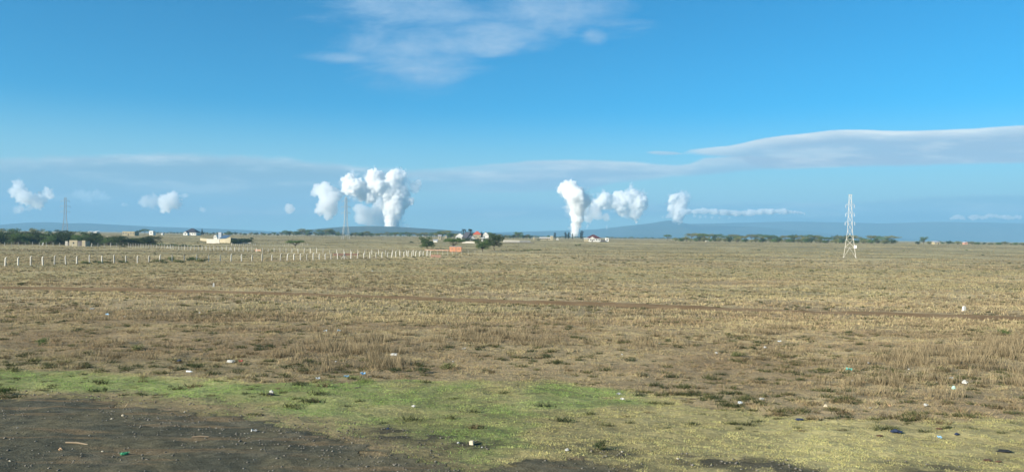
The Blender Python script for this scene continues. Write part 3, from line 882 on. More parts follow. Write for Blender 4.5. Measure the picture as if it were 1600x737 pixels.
# heights and widths below are for protos; the scale fits them to each place
S_UMB = Stock([lambda i=i: tree('umbrella', 20 + i, 8, 12 + 2 * (i % 2), M_LEAF if i < 2 else M_LEAFO, 1300, 0.42, 0.45, lobes_n=12) for i in range(4)])
S_RND = Stock([lambda i=i: tree('round', 40 + i, 8, 8.5, (M_LEAF, M_LEAFD, M_LEAFO)[i % 3], 1300, 0.42, 0.25, lobes_n=13) for i in range(6)])
S_BSH = Stock([lambda i=i: tree('bush', 60 + i, 3, 5, (M_LEAFO, M_LEAF, M_LEAFD, M_LEAFO)[i % 4], 900, 0.30, 0.1, 0.08, lobes_n=10) for i in range(4)])
S_COL = Stock([lambda i=i: tree('column', 80 + i, 14, 5, M_LEAFN, 900, 0.5, 0.22, 0.16, lobes_n=9) for i in range(3)])
S_BLT = Stock([lambda i=i: tree('round', 90 + i, 6.5, 8.5, (M_LEAFD, M_LEAFD, M_LEAF, M_LEAFD)[i % 4], 2600, 0.30, 0.08, 0.12, lobes_n=18) for i in range(5)])
S_HRB = Stock([lambda i=i: tree('bush', 110 + i, 1.2, 2.2, (M_LEAFD, M_LEAF, M_LEAFO)[i % 3], 500, 0.13, 0.1, 0.03, lobes_n=8) for i in range(4)])
S_CON = Stock([lambda: tree('conifer', 130, 9, 5, M_LEAFN, 800, 0.45, 0.1, 0.14, lobes_n=8)])
S_PLM = Stock([lambda: palm(140, 10.0), lambda: palm(141, 10.0)])
HMAP = {id(S_UMB): 8, id(S_RND): 8, id(S_BSH): 3, id(S_COL): 14, id(S_BLT): 6.5, id(S_HRB): 1.2, id(S_CON): 9, id(S_PLM): 10}
_cnt = [0]
def plant(S, px, y=None, py=None, hpx=10, wf=1.0, label='', cat='tree', group=None, i=None, rz=None):
    """stand a tree of hpx photo pixels height on photo column px, at distance y or at the ground row py"""
    p = at(px, py) if y is None else at_y(px, y)
    h = hpx * p.y / F; s = h / HMAP[id(S)]
    _cnt[0] += 1
    o = S.get(_cnt[0] if i is None else i)
    return put(o, p, rz, (s * wf, s * wf, s), label, cat, group)

# --- solitary trees in the middle distance
t_ = tree('umbrella', 301, 5.0, 11.5, M_LEAF, 3800, 0.26, 0.30, 0.20, lobes_n=16)
p = at(461, 387); put(t_, p, 0.4, 0.98 * (13 * p.y / F) / 5.0, 'lone flat-topped acacia standing behind the back fence, wide low crown', 'tree')
t_ = tree('round', 302, 7.6, 9.0, M_LEAF, 4600, 0.30, 0.16, 0.20, lobes_n=18)
p = at(667, 389); put(t_, p, 1.0, (22 * p.y / F) / 7.6, 'bushy green tree just left of the orange brick hut', 'tree')
t_ = tree('umbrella', 303, 6.4, 11.0, M_LEAF, 3800, 0.30, 0.30, 0.18, lobes_n=16)
p = at(709, 390); put(t_, p, 2.0, (20 * p.y / F) / 6.4, 'spreading green tree rising behind the orange brick hut', 'tree')
t_ = tree('round', 304, 7.0, 9.5, M_LEAF, 4300, 0.30, 0.20, 0.18, lobes_n=18)
p = at(754, 393); put(t_, p, 3.0, (20 * p.y / F) / 7.0, 'smaller front tree of the pair right of the orange hut', 'tree')
t_ = tree('round', 305, 9.6, 11.5, M_LEAFD, 5200, 0.34, 0.25, 0.24, lobes_n=20)
p = at(772, 391); put(t_, p, 4.0, (27 * p.y / F) / 9.6, 'larger dark tree behind and right of its smaller neighbour by the orange hut', 'tree')

# --- dark belt on the far left
G = 'dark leafy trees of the belt on the far left'
for k_ in range(34):
    px = -70 + k_ * 9.3 + random.uniform(-2, 2)
    yy = 425 + random.uniform(0, 26)
    plant(S_BLT, px, y=yy, hpx=random.uniform(16.5, 21.5) * (1 if px < 165 else 0.80), wf=random.uniform(1.05, 1.3) * (1 if px < 165 else 1.35),
          label='dark leafy tree crowded into the belt on the far left', group=G)
for k_ in range(12):
    px = -60 + k_ * 19 + random.uniform(-4, 4)
    plant(S_RND, px, y=560 + random.uniform(0, 40), hpx=random.uniform(13, 18), wf=1.3,
          label='olive green tree top showing over the dark belt on the left', group='tree tops behind the dark belt')
for k_ in range(14):
    plant(S_HRB, 243 + k_ * 5.4, y=430 - k_ * 1.2, hpx=random.uniform(3.0, 5.2), wf=1.5, cat='bush',
          label='low dark bush in the hedge line running right from the tree belt', group='low hedge bushes behind the back fence')

# --- far treeline from left to centre
G = 'far trees along the horizon left of the centre pylon'
for k_ in range(40):
    px = 318 + k_ * 5.6 + random.uniform(-2, 2)
    if 330 < px < 395: hp = random.uniform(4, 6)
    elif px < 440: hp = random.uniform(4, 6)
    else: hp = random.uniform(6.5, 10)
    plant(S_RND, px, y=1150 + random.uniform(-60, 160), hpx=hp, wf=1.1, label='small distant tree on the horizon left of the centre pylon', group=G)
for px, hp in ((445, 10), (452, 9), (471.5, 13), (483, 12), (500, 12), (509, 11.5), (514, 13), (517, 12)):
    plant(S_UMB, px, y=1150, hpx=hp, wf=0.6, label='thin tall tree with a dark tuft on the far treeline left of the centre pylon', group='tufted tall trees left of the centre pylon')
for px, hp in ((549, 7), (555, 8), (561, 8.5), (567, 9), (573, 10), (580, 7)):
    plant(S_RND, px, y=1000, hpx=hp, wf=1.3, label='dark rounded tree in the clump right beside the centre pylon', group='tree clump right of the centre pylon')
for k_ in range(26):
    px = 584 + k_ * 5.2 + random.uniform(-2, 2)
    plant(S_RND if k_ % 3 else S_UMB, px, y=1200 + random.uniform(-60, 120), hpx=random.uniform(6, 9), wf=1.15, label='small distant tree on the horizon between centre pylon and village', group='far trees between centre pylon and village')
for px, hp in ((688, 13), (681, 9), (697, 14)):
    plant(S_UMB, px, y=900, hpx=hp, wf=0.7, label='dark tree standing behind the spreading tree at the village edge', group='dark trees at the left edge of the village')
for px, hp, y_ in ((700, 9, 860), (706, 10, 880), (712, 9, 850), (729, 10, 900), (739, 11, 900), (750, 10, 910), (764, 12, 870), (770, 11, 850), (779, 9, 900)):
    plant(S_RND, px, y=y_, hpx=hp, wf=1.15, label='green tree crown filling the gaps behind the village roofs', group='trees behind the village roofs')
# --- village trees
for px, hp, k_ in ((724, 20, 0), (735, 20, 1)):
    plant(S_PLM, px, y=800, hpx=hp, i=k_, rz=k_ * 2.0, label=('left' if k_ == 0 else 'right') + ' one of the two palms leaning over the village roofs', cat='palm tree')
plant(S_CON, 752.5, y=830, hpx=14, label='narrow dark conifer beside the red roofed cream house', i=0)
plant(S_CON, 315.5, y=1120, hpx=11.5, wf=0.9, label='dark conifer at the right end of the white house with dark hip roof', i=0)
for px, hp, w_ in ((718, 6, 1.6), (728, 7, 1.5), (733, 6, 1.6), (741, 5, 1.7), (747, 5, 1.8), (758, 6, 1.4)):
    plant(S_BLT, px, y=690, hpx=hp, wf=w_, label='low dark tree in front of the village houses', group='low dark trees before the village')
for k_ in range(9):
    plant(S_RND, 787 + k_ * 5.2, y=1000, hpx=random.uniform(6, 8.5), wf=1.2, label='green tree behind the long pale wall right of the village', group='trees behind the long pale wall')
plant(S_UMB, 810, y=960, hpx=12, wf=.8, label='umbrella acacia rising over the trees behind the long pale wall')
plant(S_COL, 867, y=900, hpx=11.5, wf=1.25, label='dark round-topped tree at the right end of the long cream building', i=0)
plant(S_RND, 857, y=940, hpx=7, wf=.8, label='small dark tree behind the right half of the long cream building')
for px, hp, w_ in ((883.5, 12, 1.25), (888.5, 12, 1.2)):
    plant(S_COL, px, y=950, hpx=hp, wf=w_, label='one of two grey green trees side by side below the tall steam plume', group='pair of trees under the steam plume')
plant(S_COL, 894.5, y=950, hpx=10.5, wf=.9, label='slimmer grey green tree right of the close pair below the steam plume')
plant(S_COL, 909, y=880, hpx=15.5, wf=1.35, label='tallest dark tree, left of the maroon roofed house', i=1)
plant(S_HRB, 842, y=820, hpx=3, wf=1.3, cat='bush', label='small dark bush left of the long cream building')
plant(S_HRB, 900, y=560, hpx=2.5, wf=1.2, cat='bush', label='left of two tiny dark bushes on the plain below the maroon roofed house')
plant(S_HRB, 905.5, y=580, hpx=3, wf=1.2, cat='bush', label='right of two tiny dark bushes on the plain below the maroon roofed house')
# --- right belt of acacias
G = 'acacias in the belt on the right horizon'
for k_ in range(46):
    px = 1082 + k_ * 6.95 + random.uniform(-3, 3)
    hp = random.uniform(8.5, 13.5)
    plant(S_UMB if k_ % 3 != 2 else S_RND, px, y=1000 + random.uniform(-60, 120), hpx=hp, wf=random.uniform(.8, 1.15),
          label='flat crowned acacia in the belt along the right horizon', group=G)
for k_ in range(56):
    px = 1055 + k_ * 6.25 + random.uniform(-3, 3)
    plant(S_BSH, px, y=900 + random.uniform(-30, 50), hpx=random.uniform(5.0, 8.5), wf=.9, cat='bush',
          label='pale olive bush at the foot of the acacia belt on the right', group='bushes under the right acacia belt')
plant(S_UMB, 1043, y=950, hpx=11, wf=.8, label='solitary acacia left of the long belt, right of the maroon roofed house')
plant(S_RND, 1443, y=900, hpx=13, wf=.85, label='solitary round dark tree right of the right pylon and its acacia belt')
for px in (1434, 1452): plant(S_BSH, px, y=890, hpx=5, cat='bush', label='olive bush beside the solitary round tree on the right', group='bushes by the solitary round tree')
for k_ in range(30):
    px = 1468 + k_ * 7.0 + random.uniform(-3, 3)
    plant(S_BSH, px, y=930 + random.uniform(0, 120), hpx=random.uniform(3.0, 6.0), wf=1.2, cat='bush', label='low bush on the horizon at the right edge', group='low bushes on the right horizon')
for k_ in range(44):
    px = 948 + k_ * 3.4 + random.uniform(-1, 1)
    plant(S_RND, px, y=1800 + random.uniform(0, 300), hpx=random.uniform(2.0, 3.6), wf=1.7, label='tiny far tree on the horizon right of the maroon roofed house', group='far trees right of the maroon roofed house')
for k_ in range(20):
    px = 822 + k_ * 4.8
    plant(S_RND, px, y=1700 + random.uniform(0, 300), hpx=random.uniform(2.2, 4.0), wf=1.7, label='tiny far tree on the horizon behind the cream building', group='far trees behind the cream building')
for k_ in range(14):
    plant(S_RND, 246 + k_ * 5.2, y=1600 + random.uniform(0, 200), hpx=random.uniform(2.5, 4), wf=1.6, label='tiny far tree between the tan building and the white house', group='far trees left of the white house')
for px, hp in ((217, 8), (226, 10.5)):
    plant(S_UMB, px, y=900, hpx=hp, wf=.75, label=('lower left' if px < 220 else 'taller right') + ' one of two dark acacias beside the white cube house')

for k_ in range(11):
    plant(S_HRB, 786 + k_ * 5.6, py=392 + random.uniform(-.6, .6), hpx=random.uniform(1.8, 3.2), wf=1.8, cat='bush', label='low dark bush in the thin row on the plain right of the two village trees', group='row of low bushes right of the tree pair')
for k_ in range(9):
    plant(S_HRB, random.choice((1284, 1240, 1510, 1518, 1180, 1060, 1400, 980, 1110)) + k_ * 3, py=random.uniform(386, 412), hpx=random.uniform(1.6, 2.4), wf=1.7, cat='bush', label='tiny dark bush alone on the open plain on the right', group='scattered tiny bushes on the right plain')
# --- shrubs along the front fence and in the grass
for px, py, hp, w_ in ((131, 412, 7.5, 1.0), (137, 413, 5, 1.2), (149, 411, 5, 1.2), (156, 412, 5, 1.2), (163, 411, 5, 1.3), (171, 412, 4.5, 1.4), (189, 411, 5, 1.3), (197, 411, 4.5, 1.3), (243, 409, 5.5, 1.3),
                   (252, 410, 6, 1.2), (259, 412, 5, 1.2), (268, 408, 8.5, 1.0), (276, 410, 6, 1.2), (284, 411, 5.5, 1.3), (297, 408, 7, 1.2), (304, 408, 7.5, 1.2), (311, 409, 7, 1.2), (318, 409, 6, 1.2)):
    plant(S_HRB, px, py=py, hpx=hp, wf=w_, cat='bush', label='dark green bush growing against the front fence posts', group='bushes along the front fence')
for px, py, hp, w_, lb in ((193, 386.5, 3.5, 1.8, 'isolated dark bush below the thin pole, by the back fence'),
                           (426, 393.5, 2.5, 1.6, 'small dark bush left of the lone flat-topped acacia, by the back fence'),
                           (633, 405, 3.0, 2.2, 'dark bush under the dense right end of the front fence'),
                           (709, 402, 2.6, 1.6, 'small dark bush right of the salmon wall by the fence corner'),
                           (643, 380, 4.0, 1.0, 'small dark bush left of the bushy tree near the orange hut'),
                           (66, 540, 14, 0.8, 'burnt black-stemmed bush standing alone in the dry grass on the left'),
                           (215, 547, 13, 0.9, 'grey green bush in dry grass, right of the burnt bush'),
                           (33, 446, 6, 1.4, 'dark bush just above the left end of the dirt track'),
                           (164, 612, 9, 0.6, 'dark lone weed tuft between the green strip and the gravel'),
                           (2, 618, 16, 0.7, 'dark bush cut off by the left edge beside the gravel'),
                           (700, 576, 14, 1.2, 'dark low bush with shadow below the tall brown grass'),
                           (662, 582, 10, 1.4, 'small dark bush just left below the larger one under the tall grass'),
                           (617, 581, 8, 1.5, 'dark weed clump under the right end of the tall brown grass'),
                           (1570, 524, 10, 1.2, 'fresh green bush below the dirt track at the right edge'),
                           (1150, 557, 11, 1.0, 'dark green bush in the middle of the right dry grass'),
                           (938, 702, 14, 1.1, 'reddish brown withered weed clump at the lower middle'),
                           (1268, 424, 3, 1.8, 'dark flat bush on the plain left of the right pylon')):
    plant(S_HRB, px, py=py, hpx=hp, wf=w_, cat='bush', label=lb)

# ------------------------------------------------------------------ fences
def fence(name, label, line, step, ph, pw, crank, mat, braces=(), wires=4, facing=1.0):
    """line: ground points; posts every step metres"""
    L = [Vector((p[0], p[1], 0)) for p in line]
    root = empty(name, (L[0].x, L[0].y, float(height(L[0].x, L[0].y))))
    org = root.location.copy()
    pts = []; carry = 0.0
    for a, b in zip(L[:-1], L[1:]):
        d = (b - a).length; t = carry
        while t < d:
            pts.append((a.lerp(b, t / d), (b - a).normalized())); t += step
        carry = t - d
    base = None; rr = random.Random(4)
    tops = []
    me = None
    for k_, (p, d) in enumerate(pts):
        z = float(height(p.x, p.y))
        side = Vector((d.y, -d.x, 0)) * facing
        if me is None:
            mb = MB(); mb.box((0, 0, ph * .4 - .2), (pw, pw, ph * .8 + .4), 0, .92)
            # cranked head
            i0 = len(mb.v); h0 = ph * .8; s = pw * .46; c_ = crank
            ring = [(-s, -s), (s, -s), (s, s), (-s, s)]
            mb.v += [(x_, y_, h0) for x_, y_ in ring] + [(x_ + c_ * .45, y_, h0 + ph * .12) for x_, y_ in ring] + [(x_ * .9 + c_, y_ * .9, ph) for x_, y_ in ring]
            for q in (0, 4):
                for e in range(4): mb.f.append((i0 + q + e, i0 + q + (e + 1) % 4, i0 + q + 4 + (e + 1) % 4, i0 + q + 4 + e))
            mb.f.append((i0 + 8, i0 + 9, i0 + 10, i0 + 11))
            o = mb.build('fence_post', mat, root); me = o.data
        else: o = link('fence_post', me, None, root)
        o.location = Vector((p.x, p.y, z)) - org
        o.rotation_euler = (rr.uniform(-.04, .04), rr.uniform(-.07, .07), math.atan2(side.y, side.x))
        sc = rr.uniform(.88, 1.07); o.scale = (1, 1, sc)
        tops.append((Vector((p.x, p.y, z)) - org, side, sc))
        if k_ in braces:
            for sg in (-1, 1):
                e = p + d * sg * 1.3
                mb = MB(); mb.bar(Vector((p.x, p.y, z + ph * .72)) - org, Vector((e.x, e.y, float(height(e.x, e.y)) - .05)) - org, pw * .42)
                mb.build('brace', mat, root)
    for wi in range(wires):
        mb = MB(); fz = (0.25, 0.5, 0.75, 1.0)[wi] if wires == 4 else (0.35, 0.7, 1.0)[wi]
        for (a, s1, k1), (b, s2, k2) in zip(tops[:-1], tops[1:]):
            off = crank if fz == 1.0 else 0.0
            A = a + s1 * off + Vector((0, 0, ph * fz * k1 - .03)); B_ = b + s2 * off + Vector((0, 0, ph * fz * k2 - .03))
            md = (A + B_) / 2 + Vector((0, 0, -.05))
            mb.bar(A, md, .009, n=3); mb.bar(md, B_, .009, n=3)
        mb.build('wire', M_WIRE, root)
    tag(root, label, 'fence')
    return root
front_line = [at(-45, 417.5), at(3, 415.7), at(120, 412.5), at(252, 409.0), at(346, 408.8), at(433, 407.4), at(520, 404.8), at(603, 402.4), at(676, 399.2)]
fence('fence', 'front fence of thick white concrete posts with cranked tops across the left field', front_line, 3.0, 2.15, .23, .38, M_POST, braces=(37,), facing=1.0)
back_line = [at(-60, 384.0), at(90, 384.6), at(200, 386.0), at(300, 390.5), at(400, 393.8), at(500, 396.0), at(580, 397.6), at(678, 399.4)]
bl = [Vector((p.x, p.y, 0)) for p in back_line]
fence('fence', 'back fence of thinner pale posts behind the white front fence', bl, 3.0, 2.1, .18, .18, M_POST, braces=(40, 41, 58), wires=3)
fence('fence', 'faint short fence of thin posts running right from the fence corner below the orange hut', [at(684, 399.2), at(720, 398.2), at(760, 397.5)], 4.2, 1.9, .06, .0, M_POST, wires=3)
fence('fence', 'small fence of close thin posts on pale bare ground left of the lone acacia', [at(362, 384.6), at(400, 384.0), at(440, 384.6), at(482, 383.4)], 1.6, 1.5, .10, .0, M_POST, wires=3)

# thin pole in front of the belt, marker stones
def simple_pole(px, py, hpx, label, name='utility_pole', cat='pole'):
    p = at(px, py); h = hpx * p.y / F
    root = empty(name, p); mb = MB(); mb.bar((0, 0, -.3), (0, 0, h), .09, .06, 8); mb.build('post', M_BARK, root)
    mb = MB(); mb.bar((-.6, 0, h * .93), (.6, 0, h * .93), .05); mb.build('cross_arm', M_BARK, root)
    tag(root, label, cat); return root
simple_pole(192.3, 384, 14, 'thin wooden pole in front of the dark tree belt')
def marker(px, py, h, w, lean, label):
    p = at(px, py); root = empty('marker_stone', p)
    mb = MB(); mb.box((0, 0, h / 2 - .1), (w, w * .7, h + .2), 0, .9)
    mb.poly([(-w*.45, -w*.315, h), (w*.45, -w*.315, h), (w*.45, w*.315, h), (-w*.45, w*.315, h), (0, 0, h + w * .25)], [(0, 1, 4), (1, 2, 4), (2, 3, 4), (3, 0, 4)])
    mb.build('post', M_WHITE, root); root.rotation_euler = (0, lean, .3)
    mb = MB(); mb.box((0, 0, .03), (w * 1.6, w * 1.3, .14), 0, .85); mb.build('footing', M_GREYWALL, root)
    tag(root, label, 'marker')
marker(333.5, 448, .46, .20, .05, 'narrow white marker stone above the dirt track on the left')
marker(1506.5, 486, .42, .27, -.04, 'squarer white marker stone above the dirt track on the right')
marker(66, 383.5, 1.6, .5, .3, 'tiny leaning white post on the plain before the dark tree belt')

# ------------------------------------------------------------------ buildings
def building(name, label, cat, px, y, wpx, hpx, dm, wall_m, roof_m=None, style='flat', rfr=.4, rz=0.0, windows=0, door=True, over=.4, porch=False):
    """base centre on column px at distance y; wpx x hpx in photo pixels incl. roof; dm depth in metres"""
    p = at_y(px, y) if not isinstance(y, tuple) else at(px, y[0])
    yy = p.y; w = wpx * yy / F; h = hpx * yy / F
    root = empty(name, p, rz)
    hw = h * (1 - rfr) if style != 'flat' else h
    mb = MB(); mb.box((0, 0, hw / 2 - .25), (w, dm, hw + .5)); mb.build('wall', wall_m, root)
    if style == 'flat':
        mb = MB(); mb.box((0, 0, hw + .08), (w + .1, dm + .1, .16)); mb.build('roof', roof_m or wall_m, root)
    elif style == 'hip':
        W_, D_ = w / 2 + over, dm / 2 + over; rl = max(W_ - D_, W_ * .15); z0, z1 = hw - .1, h
        mb = MB(); mb.poly([(-W_, -D_, z0), (W_, -D_, z0), (W_, D_, z0), (-W_, D_, z0), (-rl, 0, z1), (rl, 0, z1)],
                           [(0, 1, 5, 4), (1, 2, 5), (2, 3, 4, 5), (3, 0, 4), (3, 2, 1, 0)]); mb.build('roof', roof_m, root)
    elif style == 'gable':
        W_, D_ = w / 2 + over, dm / 2 + over; z0, z1 = hw - .1, h
        mb = MB(); mb.poly([(-W_, -D_, z0), (W_, -D_, z0), (W_, D_, z0), (-W_, D_, z0), (0, -D_, z1), (0, D_, z1)],
                           [(0, 1, 4), (1, 2, 5, 4), (2, 3, 5), (3, 0, 4, 5), (3, 2, 1, 0)]); mb.build('roof', roof_m, root)
        mb = MB(); mb.poly([(-w/2, -dm/2 - .42, hw), (w/2, -dm/2 - .42, hw), (0, -dm/2 - .42, h - .35), (-w/2, -dm/2 - .46, hw), (w/2, -dm/2 - .46, hw), (0, -dm/2 - .46, h - .35)],
                           [(3, 4, 5), (2, 1, 0), (0, 1, 4, 3), (1, 2, 5, 4), (2, 0, 3, 5)]); mb.build('gable_wall', wall_m, root)
    elif style == 'shed':
        W_, D_ = w / 2 + over, dm / 2 + over
        mb = MB(); mb.poly([(-W_, -D_, hw - .05), (W_, -D_, hw - .05), (W_, D_, h), (-W_, D_, h), (-W_, -D_, hw + .1), (W_, -D_, hw + .1), (W_, D_, h + .15), (-W_, D_, h + .15)],
                           [(3, 2, 1, 0), (4, 5, 6, 7), (0, 1, 5, 4), (1, 2, 6, 5), (2, 3, 7, 6), (3, 0, 4, 7)]); mb.build('roof', roof_m, root)
    n = windows
    for k_ in range(n):
        cx = -w / 2 + w * (k_ + .5) / n
        if door and k_ == n // 2:
            mb = MB(); mb.box((cx, -dm / 2 - .03, 1.05), (1.0, .1, 2.1)); o = mb.build('door', M_BARK, root)
            mb = MB(); mb.box((cx + .38, -dm / 2 - .1, 1.05), (.06, .06, .12)); mb.build('handle', M_STEEL, o)
        else:
            mb = MB(); mb.box((cx, -dm / 2 - .03, hw * .56), (1.5, .1, 1.2)); o = mb.build('window', M_WHITE, root)
            mb = MB(); mb.box((cx, -dm / 2 - .06, hw * .56), (1.3, .1, 1.0)); mb.build('pane', M_GLASS, o)
    tag(root, label, cat)
    return root
def wall_run(name, label, pts, h, th, mat, cat='wall', cap=True):
    """free-standing wall along ground points; h may be a list"""
    P = [Vector(p) for p in pts]
    root = empty(name, P[0]); o = P[0]
    hs = h if isinstance(h, (list, tuple)) else [h] * len(P)
    for (a, ha), (b, hb) in zip(list(zip(P, hs))[:-1], list(zip(P, hs))[1:]):
        d = (b - a); d.z = 0; d.normalize(); s = Vector((-d.y, d.x, 0)) * th / 2
        b2 = b - d * th * 0.0
        q = []
        for zt in (0, 1):
            for pt, hh in ((a, ha), (b2, hb)):
                for sg in (-1, 1):
                    q.append(tuple(pt - o + s * sg + Vector((0, 0, hh if zt else -.4))))
        # verts: a- a+ b- b+ (bottom), same top
        mb = MB(); mb.poly(q, [(0, 1, 3, 2), (4, 6, 7, 5), (0, 2, 6, 4), (1, 5, 7, 3), (0, 4, 5, 1), (2, 3, 7, 6)])
        mb.build('wall_section', mat, root)
    tag(root, label, cat); return root

# cream unfinished hut before the belt
p = at(117, 384.3); sc = p.y / F
hut = empty('hut', p)
for nm, x0, x1, h_, m_ in (('front_wall', -15, -11.2, 7.5, M_GREYWALL), ('front_wall', -8.6, 4.0, 9.0, M_CREAM), ('front_wall', 11.2, 16.5, 9.0, M_CREAM)):
    mb = MB(); mb.box(((x0 + x1) / 2 * sc, 0, h_ * sc / 2 - .2), ((x1 - x0) * sc, .25, h_ * sc + .4)); mb.build(nm, m_, hut)
mb = MB(); mb.box((0, 4.0, 1.2), (31 * sc, .25, 2.8)); mb.build('rear_wall', M_STONE_SHADE, hut)
mb = MB(); mb.box((-2.2 * sc, -.14, 1.6), (.8, .06, .8)); mb.build('window', M_GLASS, hut)
mb = MB(); mb.box((-9.9 * sc, .05, .9), (2.4 * sc, .1, 2.2)); mb.build('door', M_STONE_SHADE, hut)
mb = MB(); mb.box((16.3 * sc + .15, 2.1, 1.2), (.25, 3.7, 2.8)); mb.build('side_wall', M_CREAM, hut)
tag(hut, 'roofless cream block hut with gaps in its wall before the dark tree belt', 'hut')

building('house', 'leftmost tiny white house glimpsed over the dark tree belt', 'house', 76.5, 1000, 3.5, 4.5, 6, M_WHITE, M_GREYROOF, 'gable', .3)
building('house', 'tiny white house over the belt, left one of the bright pair', 'house', 140.5, 950, 5.0, 4.8, 7, M_WHITE, M_WHITE, 'shed', .2)
building('house', 'tiny white house over the belt, right one of the bright pair', 'house', 150.8, 950, 4.6, 5.2, 7, M_WHITE, M_WHITE, 'shed', .2)
building('building', 'long tan flat-roofed block building behind the right end of the tree belt', 'building', 204, 800, 19, 6.5, 9, M_TAN, M_TAN, 'flat', windows=5)
building('house', 'small bright white cube house right of the two dark acacias', 'house', 238, 950, 6.2, 6.5, 7, M_WHITE, M_WHITE, 'flat', windows=1, door=False)
building('shed', 'low white shed left of the white house with dark hip roof', 'shed', 254, 1080, 2.4, 3.2, 4, M_WHITE, M_GREYROOF, 'shed', .2)
building('house', 'white house with a big dark hip roof on the left horizon', 'house', 300.5, 1020, 19, 11, 15, M_WHITE, M_DARKROOF, 'hip', .55, windows=5, over=.7)
building('house', 'small white gabled wing standing at the left of the dark hip roof', 'house', 291, 1000, 6.5, 6.2, 6, M_WHITE, M_DARKROOF, 'gable', .35, windows=1, door=False)

# stone compound
pA, pB, pC = at(313, 375.5), at(338, 379.3), at(360.5, 379.8)
pD = at(391, 377.6)
wall_run('perimeter_wall', 'cream block perimeter wall of the compound, stepped taller at its right end', [pA, pB, at(353, 379.6), pC], [1.9, 2.2, 2.9, 4.0], .3, M_CREAM)
wall_run('perimeter_wall', 'side wall of the compound on the right, shade put into its colour', [at(361.2, 379.7), at(370, 378.6), at(380, 378.0), pD], [3.4, 2.6, 2.3, 2.0], .35, M_STONE_SHADE)  # the side wall's shade is put into its dark colour
wall_run('wall', 'short pale inner wall inside the cream compound', [at_y(323, 520), at_y(343, 515)], 2.9, .25, M_GREYWALL)
building('house', 'small building with light blue roof inside the cream compound', 'house', 352, 560, 9, 10.5, 9, M_GREYWALL, M_BLUEROOF, 'shed', .45, windows=3)
building('house', 'white capped stair tower above the blue roof in the compound', 'tower', 344.5, 580, 4.6, 13.5, 3, M_STEEL2, M_WHITE, 'flat')
building('shed', 'white pitched shed inside the compound left of the blue roof', 'shed', 338.5, 600, 5.5, 9, 5, M_WHITE, M_WHITE, 'gable', .3)
for k_ in range(9):
    plant(S_BLT, 364.5 + k_ * 3.3, y=505 + k_ * 3, hpx=random.uniform(7, 10.5), wf=.8, cat='bush', label='dark leafy bush crowding behind the dark side wall of the compound', group='dark bushes in the compound')
plant(S_RND, 357, y=900, hpx=8, wf=1.2, label='dark tree peeping out right of the blue roofed building')
wall_run('wall', 'low pale rubble wall right of the compound, behind the back fence', [at(362, 381.2), at(377, 380.4), at(392, 380.6)], 0.7, .5, M_GREYWALL)

# red low walls and the orange hut
wall_run('wall', 'long low salmon brick wall between the two fences left of the lone trees', [at(521, 399.2), at(560, 399.0)], .75, .4, M_REDWALL)
wall_run('wall', 'short salmon brick wall at the right end of the fences', [at(673, 402), at(689, 402.2)], .95, .8, M_REDWALL)
wall_run('wall', 'thin dark red wall running left from the orange hut', [at(664, 391.0), at(701, 391.6)], .5, .3, M_REDWALL)
wall_run('wall', 'short salmon brick wall between the fences left of the lone acacia', [at(399, 392.4), at(408, 392.6)], .8, .4, M_REDWALL)
p = at(711.5, 393.3); sc = p.y / F
hut = empty('hut', p)
mb = MB(); mb.box((0, 2.2, 4.0 * sc - .2), (18.5 * sc, 4.4, 8.0 * sc + .4)); mb.build('wall', M_ORANGE, hut)
mb = MB(); mb.box((0, 2.2, 8.0 * sc + .06), (19.2 * sc, 4.7, .12)); mb.build('roof', M_GREYROOF, hut)
mb = MB(); mb.box((0.2, -.05, 3.9 * sc), (.35, .12, 7.8 * sc)); mb.build('pillar', M_REDWALL, hut)
for cx in (-.28, .28):
    mb = MB(); mb.box((cx * 18 * sc, -.04, 4.6 * sc), (.7, .1, .6)); o = mb.build('window', M_REDWALL, hut)
tag(hut, 'small bright orange brick hut with flat roof among the middle trees', 'hut')

# village cluster
building('house', 'white gabled house at the left end of the village', 'house', 719, 820, 13, 10, 10, M_WHITE, M_GREYROOF, 'gable', .5, windows=3)
building('house', 'house with long steep black roof under the two palms', 'house', 731, 760, 12, 12.5, 11, M_STONE_SHADE, M_DARKROOF, 'gable', .75, rz=.5, windows=2)
building('house', 'low house with sloping black roof right of the palms', 'house', 736.5, 740, 9, 8, 9, M_WHITE, M_DARKROOF, 'gable', .7, rz=.3, windows=2)
building('house', 'cream two storey house with red tiled roof in the village', 'house', 745.5, 830, 12.5, 13.5, 9, M_CREAM, M_REDROOF, 'hip', .38, windows=4)
building('house', 'white house with maroon roof half hidden behind the large dark tree', 'house', 759, 810, 9, 12.5, 8, M_WHITE, M_MAROON, 'gable', .4, windows=2)
building('shed', 'small white shed in front of the cream house with red roof', 'shed', 755, 700, 5, 6, 5, M_WHITE, M_WHITE, 'shed', .2)
building('shed', 'cream shed tucked behind the spreading tree at the village edge', 'shed', 687, 780, 5, 7.5, 5, M_CREAM, M_GREYROOF, 'shed', .2, windows=1, door=False)
building('shed', 'low white shed just right of the bushy tree', 'shed', 680.5, 640, 6, 4, 4, M_WHITE, M_GREYROOF, 'shed', .3)
building('shed', 'narrow cream hut left of the black roofs behind the orange hut', 'shed', 697, 800, 3.5, 7, 5, M_CREAM, M_GREYROOF, 'gable', .3)
wall_run('wall', 'pale grey garden wall below the village houses, left of the tree pair', [at_y(722, 620), at_y(742, 615)], 1.3, .3, M_GREYWALL)
wall_run('wall', 'long pale grey wall right of the village tree pair', [at_y(786, 665), at_y(812, 665), at_y(829, 668)], 1.9, .3, M_GREYWALL)
wall_run('wall', 'dark strip put in as the shadow at the foot of the long pale wall', [at_y(789, 655), at_y(812, 655), at_y(835, 657)], .55, .6, M_STONE_SHADE)  # low dark strip stands in for the pale wall's shadow
